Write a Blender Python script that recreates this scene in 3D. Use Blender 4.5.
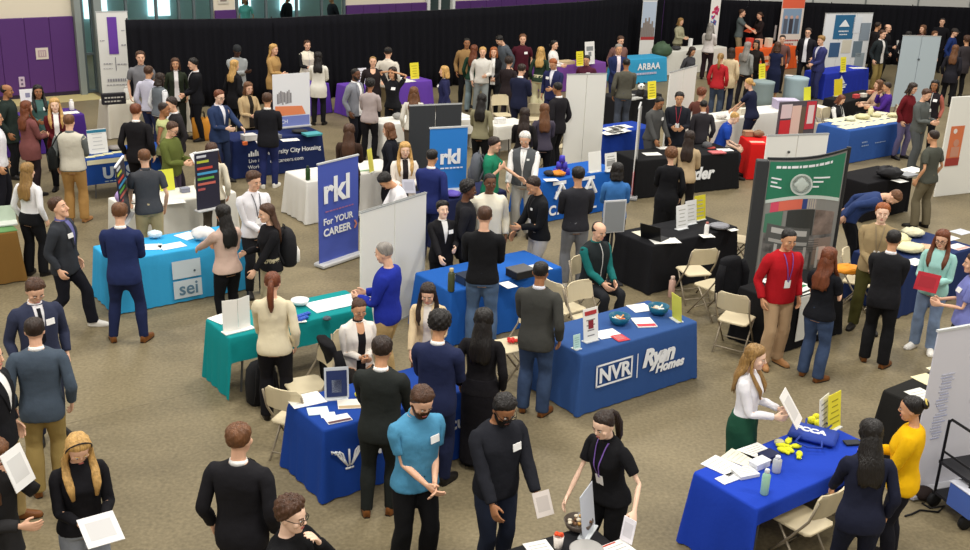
import bpy, bmesh, math, random
import numpy as np
from mathutils import Vector, Matrix
from mathutils.bvhtree import BVHTree
for o in list(bpy.data.objects): bpy.data.objects.remove(o)
SC = bpy.context.scene
C = SC.collection
rnd = random.Random(7)
nr = np.random.RandomState(3)

# ---------------------------------------------------------------- camera
FPX, PITCH, ROLL, CAMH, PHI = 1084.0, math.radians(20.07), math.radians(2.32), 5.61, math.radians(37.3)
FW = np.array([0, math.cos(PITCH), -math.sin(PITCH)])
_rt = np.array([1.0, 0, 0]); _up = np.cross(_rt, FW)
RT = math.cos(ROLL)*_rt + math.sin(ROLL)*_up
UPV = -math.sin(ROLL)*_rt + math.cos(ROLL)*_up
cd = bpy.data.cameras.new('camera'); cam = bpy.data.objects.new('camera', cd); C.objects.link(cam)
cd.sensor_width = 36.0; cd.lens = FPX/970*36; cd.clip_end = 300
cam.matrix_world = Matrix(((RT[0], UPV[0], -FW[0], 0), (RT[1], UPV[1], -FW[1], 0), (RT[2], UPV[2], -FW[2], CAMH), (0, 0, 0, 1)))
SC.camera = cam

def G(px, py, z=0.0):
    """the place of a spot seen at pixel (px,py) that is z metres above the floor"""
    d = FW*FPX + RT*(px-485) + UPV*(275-py)
    t = (z-CAMH)/d[2]
    return Vector((d[0]*t, d[1]*t, z))

# ---------------------------------------------------------------- world, lamps, exposure
w = bpy.data.worlds.new('world'); SC.world = w; w.use_nodes = True
w.node_tree.nodes['Background'].inputs[0].default_value = (1.0, 0.97, 0.92, 1)
w.node_tree.nodes['Background'].inputs[1].default_value = 0.40
def area(name, loc, sx, sy, power, col=(1, .96, .89)):
    l = bpy.data.lights.new(name, 'AREA'); l.shape = 'RECTANGLE'; l.size = sx; l.size_y = sy; l.energy = power; l.color = col
    o = bpy.data.objects.new(name, l); o.location = loc; C.objects.link(o); return o
for i, (x, y) in enumerate([(-9, 6), (0, 6), (9, 6), (-9, 15), (0, 15), (9, 15), (-7, 24), (3, 24), (12, 24), (10, 31)]):
    area('gym_lamp', (x, y, 9.5), 2.2, 1.2, 330)
area('gym_lamp_behind', (0, -3, 9.5), 4, 2, 360)
SC.view_settings.view_transform = 'Standard'; SC.view_settings.look = 'None'
SC.view_settings.exposure = 0.42; SC.view_settings.gamma = 1.0; SC.view_settings.use_curve_mapping = False
SC.cycles.max_bounces = 5; SC.cycles.diffuse_bounces = 3; SC.cycles.glossy_bounces = 2; SC.cycles.transparent_max_bounces = 6
SC.cycles.use_denoising = True

# ---------------------------------------------------------------- materials
MATS = {}
def srgb(c):
    if isinstance(c, str):
        c = tuple(int(c[i:i+2], 16)/255 for i in (0, 2, 4))
    return tuple((x/12.92 if x <= .04045 else ((x+.055)/1.055)**2.4) for x in c)
def mat(name, col, rough=.75, metal=0.0, bump=0.0, bscale=40, vary=0.0, vscale=3.0, stretch=None, emit=0, spec=.3):
    key = name
    if key in MATS: return MATS[key]
    m = bpy.data.materials.new(name); m.use_nodes = True; nt = m.node_tree; b = nt.nodes['Principled BSDF']
    c = srgb(col); b.inputs['Base Color'].default_value = (*c, 1); b.inputs['Roughness'].default_value = rough; b.inputs['Metallic'].default_value = metal
    b.inputs['Specular IOR Level'].default_value = spec
    if emit: b.inputs['Emission Color'].default_value = (*c, 1); b.inputs['Emission Strength'].default_value = emit
    tc = nt.nodes.new('ShaderNodeTexCoord')
    src = tc.outputs['Object']
    if stretch:
        mp = nt.nodes.new('ShaderNodeMapping'); mp.inputs['Scale'].default_value = stretch; nt.links.new(src, mp.inputs[0]); src = mp.outputs[0]
    if bump:
        n = nt.nodes.new('ShaderNodeTexNoise'); n.inputs['Scale'].default_value = bscale; n.inputs['Detail'].default_value = 3; nt.links.new(src, n.inputs['Vector'])
        bp = nt.nodes.new('ShaderNodeBump'); bp.inputs['Strength'].default_value = bump; bp.inputs['Distance'].default_value = .02
        nt.links.new(n.outputs['Fac'], bp.inputs['Height']); nt.links.new(bp.outputs[0], b.inputs['Normal'])
    if vary:
        n = nt.nodes.new('ShaderNodeTexNoise'); n.inputs['Scale'].default_value = vscale; n.inputs['Detail'].default_value = 4; nt.links.new(src, n.inputs['Vector'])
        r = nt.nodes.new('ShaderNodeValToRGB'); r.color_ramp.elements[0].position = .3; r.color_ramp.elements[1].position = .7
        r.color_ramp.elements[0].color = (*[x*(1-vary) for x in c], 1); r.color_ramp.elements[1].color = (*[min(1, x*(1+vary)) for x in c], 1)
        nt.links.new(n.outputs['Fac'], r.inputs[0]); nt.links.new(r.outputs[0], b.inputs['Base Color'])
    MATS[key] = m; return m
def cloth(col, kind='cloth'):
    h = col if isinstance(col, str) else '%02x%02x%02x' % tuple(int(x*255) for x in col)
    if kind == 'suit': return mat('suit_'+h, col, .8, bump=.7, bscale=7, spec=.15)
    if kind == 'denim': return mat('denim_'+h, col, .9, bump=.6, bscale=11, vary=.22, vscale=5, spec=.1)
    if kind == 'knit': return mat('knit_'+h, col, .95, bump=.6, bscale=9, vary=.06, spec=.1)
    return mat('cloth_'+h, col, .85, bump=.6, bscale=10, spec=.15)
def skin(i): return mat('skin_%d' % i, ['f1c9ae', 'e6b596', 'cf9a74', 'a26f4c', '6b4530', '4a2f22'][i], .5, vary=.05, vscale=20, spec=.35)
def hairm(col):
    c = dict(black='17120f', dark='2b1d15', brown='4a2f1e', mid='6b4529', auburn='6e3a20', ginger='9a5528', blond='c49a5a', dirty='94713f', grey='8d8780', white='d8d4cc')[col]
    return mat('hair_'+col, c, .45, bump=.6, bscale=18, stretch=(5, 5, .6), vary=.3, vscale=8, spec=.4)
WHITE = lambda: mat('white_paper', 'f2f0ea', .7)
def plain(col, rough=.6, metal=0): return mat('plain_%s_%d%d' % (col, rough*10, metal*10), col, rough, metal)

# ---------------------------------------------------------------- mesh building
class MB:
    def __init__(s): s.v = []; s.f = []; s.m = []
    def add(s, vs, fs, mi=0):
        b = len(s.v); s.v += [tuple(map(float, p)) for p in vs]; s.f += [tuple(b+i for i in f) for f in fs]; s.m += [mi]*len(fs); return s
    def box(s, c, d, mi=0, rot=0.0, bev=0.0):
        x, y, z = [q/2 for q in d]
        bv = min(bev, x*.9, y*.9, z*.9)
        ca, sa = math.cos(rot), math.sin(rot)
        if bv <= 0:
            P = [(i, j, k) for i in (-x, x) for j in (-y, y) for k in (-z, z)]
            F = [(0, 1, 3, 2), (4, 6, 7, 5), (0, 4, 5, 1), (2, 3, 7, 6), (0, 2, 6, 4), (1, 5, 7, 3)]
        else:
            P = []; F = []
            lv = [(-z, bv), (-z+bv, 0), (z-bv, 0), (z, bv)]
            for zz, ins in lv:
                X, Y = x-ins, y-ins
                q = bv*.6 if ins == 0 else bv*.4
                P += [(-X+q, -Y, zz), (X-q, -Y, zz), (X, -Y+q, zz), (X, Y-q, zz), (X-q, Y, zz), (-X+q, Y, zz), (-X, Y-q, zz), (-X, -Y+q, zz)]
            for l in range(3):
                for i in range(8): F.append((l*8+i, l*8+(i+1) % 8, l*8+8+(i+1) % 8, l*8+8+i))
            F += [tuple(range(7, -1, -1)), tuple(range(24, 32))]
        return s.add([(c[0]+a*ca-b*sa, c[1]+a*sa+b*ca, c[2]+e) for a, b, e in P], F, mi)
    def loft(s, rings, mi=0, caps=True):
        n = len(rings[0]); vs = [p for r in rings for p in r]; fs = []
        for k in range(len(rings)-1):
            for i in range(n): fs.append((k*n+i, k*n+(i+1) % n, (k+1)*n+(i+1) % n, (k+1)*n+i))
        if caps: fs += [tuple(range(n-1, -1, -1)), tuple(range((len(rings)-1)*n, len(rings)*n))]
        return s.add(vs, fs, mi)
    def tube(s, pts, rad, n=10, mi=0, flat=None, fdir=None):
        pts = [np.array(p, float) for p in pts]; rad = rad if isinstance(rad, (list, tuple)) else [rad]*len(pts)
        t0 = pts[1]-pts[0]; t0 = t0/np.linalg.norm(t0)
        u = np.array(fdir, float) if fdir is not None else (np.array([0, 0, 1.]) if abs(t0[2]) < .9 else np.array([1., 0, 0]))
        rings = []
        for i, p in enumerate(pts):
            t = pts[min(i+1, len(pts)-1)]-pts[max(i-1, 0)]; t = t/np.linalg.norm(t)
            u = u-t*(u@t); u = u/np.linalg.norm(u); vv = np.cross(t, u)
            fl = flat if flat else 1
            rings.append([p+rad[i]*(math.cos(a)*u+fl*math.sin(a)*vv) for a in np.arange(n)*2*math.pi/n])
        return s.loft(rings, mi)
    def ell(s, c, r, nu=16, nv=10, mi=0):
        rings = []
        for j in range(nv+1):
            ph = -math.pi/2+math.pi*j/nv; cr = max(math.cos(ph), .02)
            rings.append([(c[0]+r[0]*cr*math.cos(a), c[1]+r[1]*cr*math.sin(a), c[2]+r[2]*math.sin(ph)) for a in np.arange(nu)*2*math.pi/nu])
        return s.loft(rings, mi)
    def lathe(s, prof, c=(0, 0, 0), n=20, mi=0, caps=True):
        return s.loft([[(c[0]+r*math.cos(a), c[1]+r*math.sin(a), c[2]+z) for a in np.arange(n)*2*math.pi/n] for r, z in prof], mi, caps)
    def plate(s, pts, th, mi=0):
        """flat outline given in xy, th thick upward"""
        n = len(pts)
        return s.loft([[(x, y, z) for x, y, z in pts], [(x, y, z+th) for x, y, z in pts]], mi)
    def arrays(s): return np.array(s.v), s.f
    def build(s, name, mats, parent=None, smooth=False, loc=None):
        return link(mesh(name, s.v, s.f, mats, s.m, smooth), name, parent, loc)
def mesh(name, v, f, mats, mi=None, smooth=False):
    me = bpy.data.meshes.new(name); me.from_pydata([tuple(p) for p in v], [], f)
    for m in (mats if isinstance(mats, (list, tuple)) else [mats]): me.materials.append(m)
    if mi is not None and len(set(mi)) > 1: me.polygons.foreach_set('material_index', mi)
    if smooth: me.polygons.foreach_set('use_smooth', [True]*len(me.polygons))
    me.update(); return me
def link(me, name, parent=None, loc=None):
    o = bpy.data.objects.new(name, me); C.objects.link(o)
    if parent is not None: o.parent = parent
    if loc is not None: o.location = loc
    return o
def empty(name, label, cat, loc=(0, 0, 0), rz=0.0, group=None):
    o = bpy.data.objects.new(name, None); o.empty_display_size = .2; C.objects.link(o)
    o.location = loc; o.rotation_euler = (0, 0, rz); return tag(o, label, cat, group)
def tag(o, label, cat, group=None):
    o['label'] = label; o['category'] = cat
    if group: o['group'] = group
    return o
def struct(o): o['kind'] = 'structure'; return o
def fuse(mb, voxel, smooth=4, ratio=1.0):
    """one continuous surface from overlapping closed forms"""
    me = mesh('tmp', mb.v, mb.f, []); o = bpy.data.objects.new('tmp', me); C.objects.link(o)
    r = o.modifiers.new('r', 'REMESH'); r.mode = 'VOXEL'; r.voxel_size = voxel
    if smooth: q = o.modifiers.new('s', 'SMOOTH'); q.factor = .5; q.iterations = smooth
    if ratio < 1: d = o.modifiers.new('d', 'DECIMATE'); d.ratio = ratio
    dg = bpy.context.evaluated_depsgraph_get(); ev = o.evaluated_get(dg); em = ev.to_mesh()
    V = np.empty(len(em.vertices)*3); em.vertices.foreach_get('co', V); F = [tuple(p.vertices) for p in em.polygons]
    ev.to_mesh_clear(); bpy.data.objects.remove(o); bpy.data.meshes.remove(me)
    return V.reshape(-1, 3), F
_font = {}
def text(body, size, mtl, name='lettering', parent=None, bold=0.0, shear=0.0, align='LEFT', spacing=1.0, ext=.0015):
    cu = bpy.data.curves.new('t', 'FONT'); cu.body = body; cu.size = size; cu.offset = bold; cu.shear = shear; cu.extrude = ext; cu.align_x = align
    cu.space_character = spacing; cu.resolution_u = 3
    o = bpy.data.objects.new('t', cu); C.objects.link(o)
    dg = bpy.context.evaluated_depsgraph_get(); me = bpy.data.meshes.new_from_object(o.evaluated_get(dg))
    bpy.data.objects.remove(o); bpy.data.curves.remove(cu)
    me.materials.clear(); me.materials.append(mtl); me.name = name
    return link(me, name, parent)

# ---------------------------------------------------------------- keeping things out of each other
OB = []; CIR = []
def block(x, y, rz, hx, hy): OB.append((x, y, math.cos(rz), math.sin(rz), hx, hy))
def clash(x, y, r, pr=.40):
    """how deep a round footprint reaches into what already stands there"""
    d = 0
    for cx, cy, c, s, hx, hy in OB:
        a = (x-cx)*c+(y-cy)*s; b = -(x-cx)*s+(y-cy)*c
        if abs(a) < hx+r and abs(b) < hy+r:
            ex = max(abs(a)-hx, 0); ey = max(abs(b)-hy, 0)
            q = r-math.hypot(ex, ey) if ex or ey else r+min(hx-abs(a), hy-abs(b))
            d += max(0, q)
    for cx, cy, cr in CIR: d += max(0, cr+pr/2-math.hypot(x-cx, y-cy))
    return d
def settle(x, y, r, pr=.40, ox=0, oy=0, reach=.75, push=0):
    """nearest free spot, searched mostly along the line of sight"""
    L = math.hypot(x, y); ux, uy = x/L, y/L; best = None
    for t in np.arange(-reach if push <= 0 else -.05, (reach if push >= 0 else .05)+.01, .05):
        for l in (-.3, -.24, -.18, -.12, -.06, 0, .06, .12, .18, .24, .3):
            X, Y = x+ux*t-uy*l, y+uy*t+ux*l
            c = clash(X+ox, Y+oy, r, pr)*6+abs(t)*.6+abs(l)*4.5
            if best is None or c < best[0]-1e-9: best = (c, X, Y)
    return best[1], best[2]
# ---------------------------------------------------------------- people: one skeleton, templates skinned into each pose
A45 = math.sqrt(.5)
def J(sex):
    sh = .178 if sex == 'm' else .160
    j = {}
    for s, n in ((1, 'L'), (-1, 'R')):
        S = np.array([s*sh, .014, 1.388]); d = np.array([s*A45, 0, -A45])
        j['sh'+n] = S; j['el'+n] = S+.28*d; j['wr'+n] = S+.53*d; j['fi'+n] = S+.70*d; j['ad'+n] = d
        j['hi'+n] = np.array([s*.092, .01, .91]); j['kn'+n] = np.array([s*.098, -.008, .50]); j['an'+n] = np.array([s*.10, .022, .085]); j['to'+n] = np.array([s*.115, -.15, .03])
    return j
JS = {'m': J('m'), 'f': J('f')}
def bones(sex):
    j = JS[sex]; a = np.array
    B = [(a([0, .01, .90]), a([0, .01, 1.0]), .13), (a([0, 0, 1.02]), a([0, 0, 1.18]), .14), (a([0, 0, 1.24]), a([0, .005, 1.42]), .17),
         (a([0, .012, 1.47]), a([0, .005, 1.55]), .06), (a([0, 0, 1.58]), a([0, 0, 1.74]), .10)]
    for n in 'LR': B.append((j['sh'+n], j['el'+n], .058))
    for n in 'LR': B.append((j['el'+n], j['wr'+n], .045))
    for n in 'LR': B.append((j['wr'+n], j['fi'+n], .045))
    for n in 'LR': B.append((j['hi'+n]-a([0, 0, .06]), j['kn'+n], .085))
    for n in 'LR': B.append((j['kn'+n], j['an'+n], .06))
    for n in 'LR': B.append((j['an'+n]-a([0, 0, .03]), j['to'+n], .05))
    return B
def weights(V, sex):
    W = []
    for p, q, R in bones(sex):
        d = q-p; t = np.clip(((V-p)@d)/(d@d), 0, 1); W.append(np.linalg.norm(V-p-t[:, None]*d, axis=1)/R)
    D = np.maximum(np.array(W).T, .15); w_ = D**-5
    x = V[:, 0]
    for k, s in ((5, 1), (6, -1), (7, 1), (8, -1), (9, 1), (10, -1), (11, 1), (12, -1), (13, 1), (14, -1), (15, 1), (16, -1)):
        w_[:, k] *= np.clip(.5+s*x/.04, 0, 1)
    hi = V[:, 2] > 1.0
    w_[hi, 11:] = 0
    lo = V[:, 2] < .8
    w_[np.ix_(lo, [1, 2, 3, 4])] = 0
    w_ /= w_.sum(1, keepdims=True); w_[w_ < .02] = 0
    return w_/w_.sum(1, keepdims=True)
TOR_M = [(.80, .160, .112, .012), (.88, .172, .122, .016), (.95, .170, .118, .012), (1.02, .158, .108, .004), (1.10, .152, .103, -.004), (1.20, .162, .112, -.006), (1.30, .178, .120, -.002),
         (1.37, .178, .112, .006), (1.42, .150, .094, .012), (1.455, .108, .076, .018), (1.49, .066, .060, .018)]
TOR_F = [(.80, .162, .118, .014), (.88, .178, .126, .018), (.95, .170, .118, .014), (1.02, .146, .102, .004), (1.10, .130, .092, -.002), (1.20, .140, .104, -.010), (1.28, .152, .122, -.014),
         (1.36, .154, .104, .004), (1.415, .130, .086, .012), (1.455, .090, .066, .018), (1.49, .056, .052, .018)]
def tor(sex, z):
    T = TOR_M if sex == 'm' else TOR_F
    zs = [t[0] for t in T]; return [np.interp(z, zs, [t[k] for t in T]) for k in (1, 2, 3)]
def ring(c, a, b, n=2.5, N=28, z=0):
    out = []
    for t in np.arange(N)*2*math.pi/N:
        ct, st = math.cos(t), math.sin(t)
        out.append((c[0]+a*math.copysign(abs(ct)**(2/n), ct), c[1]+b*math.copysign(abs(st)**(2/n), st), z))
    return out
def torso(mb, sex, z0, z1, off, flare=0.0):
    zs = [z for z in np.linspace(z0, z1, 16)]
    R = []
    for z in zs:
        a, b, cy = tor(sex, max(z, .80)); o = off*(1 if z < 1.44 else max(.45, 1-(z-1.44)*12))+flare*max(0, 1.0-z)
        R.append(ring((0, cy), a+o, b+o, z=z))
    mb.loft(R)
def arms(mb, sex, L, off, thin=0.0):
    j = JS[sex]; k = 1 if sex == 'm' else .86
    for n in 'LR':
        S, E, Wp, d = j['sh'+n], j['el'+n], j['wr'+n], j['ad'+n]
        prof = [(-.05, .050), (-.01, .060), (.05, .057), (.14, .048), (.25, .041), (.28, .040), (.33, .041), (.42, .034), (.50, .028), (.53, .026)]
        pts = []; rr = []
        for t, r in prof:
            if t > L: break
            pts.append(S+d*t if t >= 0 else S+np.array([-d[0]*.05, 0, -.01])*(-t/.05)); rr.append(r*k+off-thin*max(0, min(1, (.40-t)/.10)))
        pts.append(S+d*L); rr.append(np.interp(L, [p[0] for p in prof], [p[1] for p in prof])*k+off)
        mb.tube(pts, rr, 14)
def legs(mb, sex, zend, off, flare=0.0):
    j = JS[sex]
    for s, n in ((1, 'L'), (-1, 'R')):
        prof = [(.93, .085, .0), (.86, .088, .012), (.78, .086, .010), (.66, .072, .0), (.55, .058, -.006), (.50, .055, -.008), (.44, .055, .004), (.36, .056, .014), (.26, .046, .018), (.15, .036, .020), (.09, .034, .020)]
        pts = []; rr = []
        for z, r, y in prof:
            if z < zend: break
            f = off+flare*max(0, (.60-z))
            x = s*np.interp(z, [.09, .5, .93], [.10, .098, .088]); pts.append((x, y, z)); rr.append(r+f)
        x = s*np.interp(zend, [.09, .5, .93], [.10, .098, .088])
        pts.append((x, np.interp(zend, [.09, .26, .5], [.02, .018, -.008]), zend)); rr.append(np.interp(zend, [p[0] for p in prof][::-1], [p[1] for p in prof][::-1])+off+flare*max(0, .6-zend))
        mb.tube(pts, rr, 16)
HEADR = [(1.522, .026, -.080, -.048), (1.532, .040, -.093, -.030), (1.552, .053, -.098, .022), (1.58, .062, -.097, .052), (1.61, .069, -.095, .080), (1.64, .074, -.094, .096), (1.67, .076, -.095, .102),
         (1.70, .075, -.089, .099), (1.725, .066, -.072, .086), (1.742, .046, -.046, .062), (1.752, .020, -.018, .032)]
def head(mb):
    mb.loft([ring((0, (f+b)/2), a, (b-f)/2, 2.15, 24, z) for z, a, f, b in HEADR])
    mb.tube([(0, -.088, 1.668), (0, -.104, 1.640), (0, -.117, 1.616), (0, -.104, 1.606)], [.009, .011, .015, .012], 8)
    mb.ell((0, -.078, 1.672), (.050, .019, .012)); mb.ell((0, -.085, 1.540), (.026, .016, .018))
    for s in (1, -1):
        mb.ell((s*.044, -.070, 1.612), (.026, .022, .028), 10, 8); mb.ell((s*.077, .008, 1.636), (.010, .020, .033), 10, 8)
def hands(mb, sex):
    j = JS[sex]; k = 1 if sex == 'm' else .92
    for s, n in ((1, 'L'), (-1, 'R')):
        d = j['ad'+n]; W0 = j['wr'+n]; nn = np.array([-s*A45, 0, -A45]); f = np.array([0, -1., 0])
        def P(a, b, c): return W0+k*(d*a+f*b+nn*c)
        rings = []
        for a, hw, th in ((-.03, .024, .020), (.0, .026, .018), (.03, .036, .017), (.065, .043, .015), (.092, .042, .012)):
            rings.append([P(a, hw*math.cos(t), th*math.sin(t)) for t in np.arange(12)*math.pi/6])
        mb.loft(rings)
        for b, L, r in ((.033, .078, .0092), (.011, .088, .0095), (-.012, .080, .0092), (-.033, .062, .0082)):
            p = [P(.075, b, 0)]; ang = .15; cur = np.array([.088, b*1.06, .0])
            p.append(P(*cur))
            for seg, da in ((.45, .35), (.32, .45), (.23, .3)):
                ang += da*.8; cur = cur+L*seg*np.array([math.cos(ang), b*.4, math.sin(ang)]); p.append(P(*cur))
            mb.tube(p, [r*k*1.05, r*k, r*k, r*k*.92, r*k*.75], 8)
        mb.tube([P(.015, .020, .004), P(.040, .046, .014), P(.066, .062, .024), P(.090, .064, .032)], [.013*k, .0125*k, .0105*k, .008*k], 8)
TPL = {}
def template(kind, sex, lod):
    key = (kind, sex, lod)
    if key in TPL: return TPL[key]
    mb = MB(); r = (1, .32)[lod]
    if kind == 'body':
        torso(mb, sex, .82, 1.49, -.020); mb.tube([(0, .02, 1.42), (0, .014, 1.50), (0, .004, 1.58)], [.062, .054, .053] if sex == 'm' else [.052, .045, .046], 14)
        arms(mb, sex, .53, -.006, .010); legs(mb, sex, .07, -.012); head(mb); hands(mb, sex)
        for s, n in ((1, 'L'), (-1, 'R')):
            mb.tube([(s*.10, .035, .06), (s*.108, -.04, .045), (s*.114, -.12, .03)], [.034, .033, .026], 10)
        V, F = fuse(mb, .0062, 2, .13*(1, .45)[lod])
    else:
        vox, sm, q = .0125, 3, .34
        if kind == 'tee': torso(mb, sex, .86, 1.478, .014, .11); arms(mb, sex, .20, .014)
        elif kind == 'sleeveless': torso(mb, sex, .87, 1.47, .013, .10); arms(mb, sex, .03, .006)
        elif kind == 'long': torso(mb, sex, .87, 1.482, .014, .10); arms(mb, sex, .525, .017)
        elif kind == 'tuck': torso(mb, sex, .95, 1.482, .011, .0); arms(mb, sex, .525, .012)
        elif kind == 'sweat': torso(mb, sex, .84, 1.482, .026, -.06); arms(mb, sex, .525, .020)
        elif kind == 'suit': torso(mb, sex, .80, 1.478, .022, .05); arms(mb, sex, .515, .017)
        elif kind == 'coat': torso(mb, sex, .70, 1.482, .026, .04); arms(mb, sex, .515, .020)
        elif kind == 'vest': torso(mb, sex, .88, 1.482, .030, .02); arms(mb, sex, .03, .016)
        elif kind == 'slim':
            torso(mb, sex, .84, 1.03, .013); legs(mb, sex, .07, .013, .02)
        elif kind == 'straight':
            torso(mb, sex, .84, 1.03, .014); legs(mb, sex, .06, .015, .05)
        elif kind == 'wide':
            torso(mb, sex, .84, 1.06, .015); legs(mb, sex, .04, .016, .10)
        elif kind == 'shorts':
            torso(mb, sex, .84, 1.03, .014); legs(mb, sex, .52, .016, .05)
        elif kind in ('skirt', 'midi', 'maxi'):
            z0 = dict(skirt=.52, midi=.34, maxi=.06)[kind]; R = []
            for z in np.linspace(z0, 1.04, 14):
                a, b, cy = tor(sex, max(z, .86)); t = max(0, (.9-z)); R.append(ring((0, cy), a+.020-t*.01, b+.022+t*.02, z=z))
            mb.loft(R)
        if kind in ('slim', 'straight', 'wide', 'skirt', 'midi'): vox = .012
        V, F = fuse(mb, vox, sm, q*r)
        # soft folds
        nrm = V-np.array([0, 0, 0]); ph = V[:, 2]*38+V[:, 0]*16
        amp = .0022 if kind != 'suit' else .0014
        d = np.stack([V[:, 0]*0, V[:, 1], V[:, 2]*0], 1); d /= np.maximum(np.linalg.norm(d, axis=1, keepdims=True), 1e-3)
        V = V+d*(amp*np.sin(ph+3*np.sin(V[:, 0]*20)))[:, None]
    TPL[key] = (V, F, weights(V, sex)); return TPL[key]
_bv = {}
def surf(kind, sex):
    if (kind, sex) not in _bv:
        V, F, _ = template(kind, sex, 0); _bv[kind, sex] = BVHTree.FromPolygons([tuple(p) for p in V], F)
    return _bv[kind, sex]
def hit(bv, x, z, off, back=False):
    s = -1 if not back else 1
    h = bv.ray_cast(Vector((x, s*1.0, z)), Vector((0, -s, 0)))
    if h[0] is None: return None
    return h[0].y+s*off
PT = {}
def patch(pk, kind, sex):
    """strips of cloth that lie on the front of a garment"""
    key = (pk, kind, sex)
    if key in PT: return PT[key]
    bv = surf(kind, sex); V = []; F = []
    def strip(zs, xl, xr, off, n=6):
        b = len(V); last = [None]*(n+1)
        for z in zs:
            for i in range(n+1):
                x = xl(z)+(xr(z)-xl(z))*i/n; y = hit(bv, x, z, off)
                if y is None: y = last[i] if last[i] is not None else -.05
                last[i] = y; V.append((x, y, z))
        for k in range(len(zs)-1):
            for i in range(n): F.append((b+k*(n+1)+i, b+k*(n+1)+i+1, b+(k+1)*(n+1)+i+1, b+(k+1)*(n+1)+i))
    I = np.interp
    vw = lambda z: I(z, [1.12, 1.30, 1.42, 1.475], [.004, .036, .050, .052])
    if pk == 'vshirt': strip(np.linspace(1.12, 1.475, 14), lambda z: -vw(z), vw, .004)
    elif pk == 'open': strip(np.linspace(.82 if kind == 'suit' else .70, 1.475, 24), lambda z: -I(z, [.8, 1.1, 1.475], [.062, .05, .050]), lambda z: I(z, [.8, 1.1, 1.475], [.062, .05, .050]), .004)
    elif pk in ('lapel', 'olapel'):
        lw = lambda z: I(z, [1.12, 1.30, 1.37, 1.39, 1.475], [.004, .062, .078, .045, .030])
        iw = vw if pk == 'lapel' else (lambda z: I(z, [.8, 1.1, 1.475], [.062, .05, .050]))
        for s in (1, -1): strip(np.linspace(1.12, 1.475, 16), lambda z: s*(iw(z)-.004), lambda z: s*(iw(z)+lw(z)), .011, 3)
    elif pk == 'tie': strip(np.linspace(1.10, 1.455, 12), lambda z: -I(z, [1.1, 1.13, 1.44, 1.455], [.008, .030, .016, .02]), lambda z: I(z, [1.1, 1.13, 1.44, 1.455], [.008, .030, .016, .02]), .014, 3)
    elif pk == 'placket': strip(np.linspace(.90, 1.475, 18), lambda z: -.014, lambda z: .014, .004, 2)
    elif pk == 'zip': strip(np.linspace(.90, 1.475, 18), lambda z: -.007, lambda z: .007, .004, 2)
    elif pk == 'scoop': strip(np.linspace(1.36, 1.475, 8), lambda z: -I(z, [1.36, 1.40, 1.475], [.02, .06, .06]), lambda z: I(z, [1.36, 1.40, 1.475], [.02, .06, .06]), .0075)
    elif pk == 'lanyard':
        for s in (1, -1): strip(np.linspace(1.14, 1.475, 12), lambda z: s*(I(z, [1.14, 1.475], [.004, .055])-.006), lambda z: s*(I(z, [1.14, 1.475], [.004, .055])+.006), .012, 1)
    V = np.array(V); PT[key] = (V, F, weights(V, sex)); return PT[key]
# ---- hair
_hb = None
def headbvh():
    global _hb
    if _hb is None:
        mb = MB(); head(mb); _hb = BVHTree.FromPolygons(mb.v, mb.f)
    return _hb
HCEN = np.array([0, .006, 1.640])
def star(fn, nu=44, nv=30):
    """closed shell around the head: fn(direction) -> thickness over the scalp (negative hides it inside)"""
    b = headbvh(); rings = []
    for jx in range(1, nv):
        ph = -math.pi/2+math.pi*jx/nv; R = []
        for i in range(nu):
            a = 2*math.pi*i/nu; d = np.array([math.cos(ph)*math.cos(a), math.cos(ph)*math.sin(a), math.sin(ph)])
            h = b.ray_cast(Vector(HCEN+d*.4), Vector(-d)); r = (Vector(HCEN)-h[0]).length if h[0] else .08
            R.append(HCEN+d*max(.02, min(r, .135 if d[2] < .3 else .115)+fn(d, a, ph)))
        rings.append(R)
    return rings
def hairline(d, lo=-.55):
    az = abs(math.degrees(math.atan2(d[0], -d[1])))
    return np.interp(az, [0, 40, 62, 80, 95, 115, 180], [.70, .66, .50, .16, -.02, lo*.8, lo] if lo > -.8 else [.66, .58, .40, .0, -.5, -.8, lo])
def capfn(top, side, noise=.003, lo=-.55, nf=9):
    def fn(d, a, ph):
        t = d[2]-hairline(d, lo)
        if t < 0: return max(-.03, t*.5) if t > -.06 else -.03
        k = min(1, t/.26)
        th = side+(top-side)*max(0, min(1, (d[2]+.1)/.8))
        return -.004+k*(th+.004)+noise*math.sin(a*nf+3*math.sin(ph*7))*k
    return fn
HAIR = {}
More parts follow.
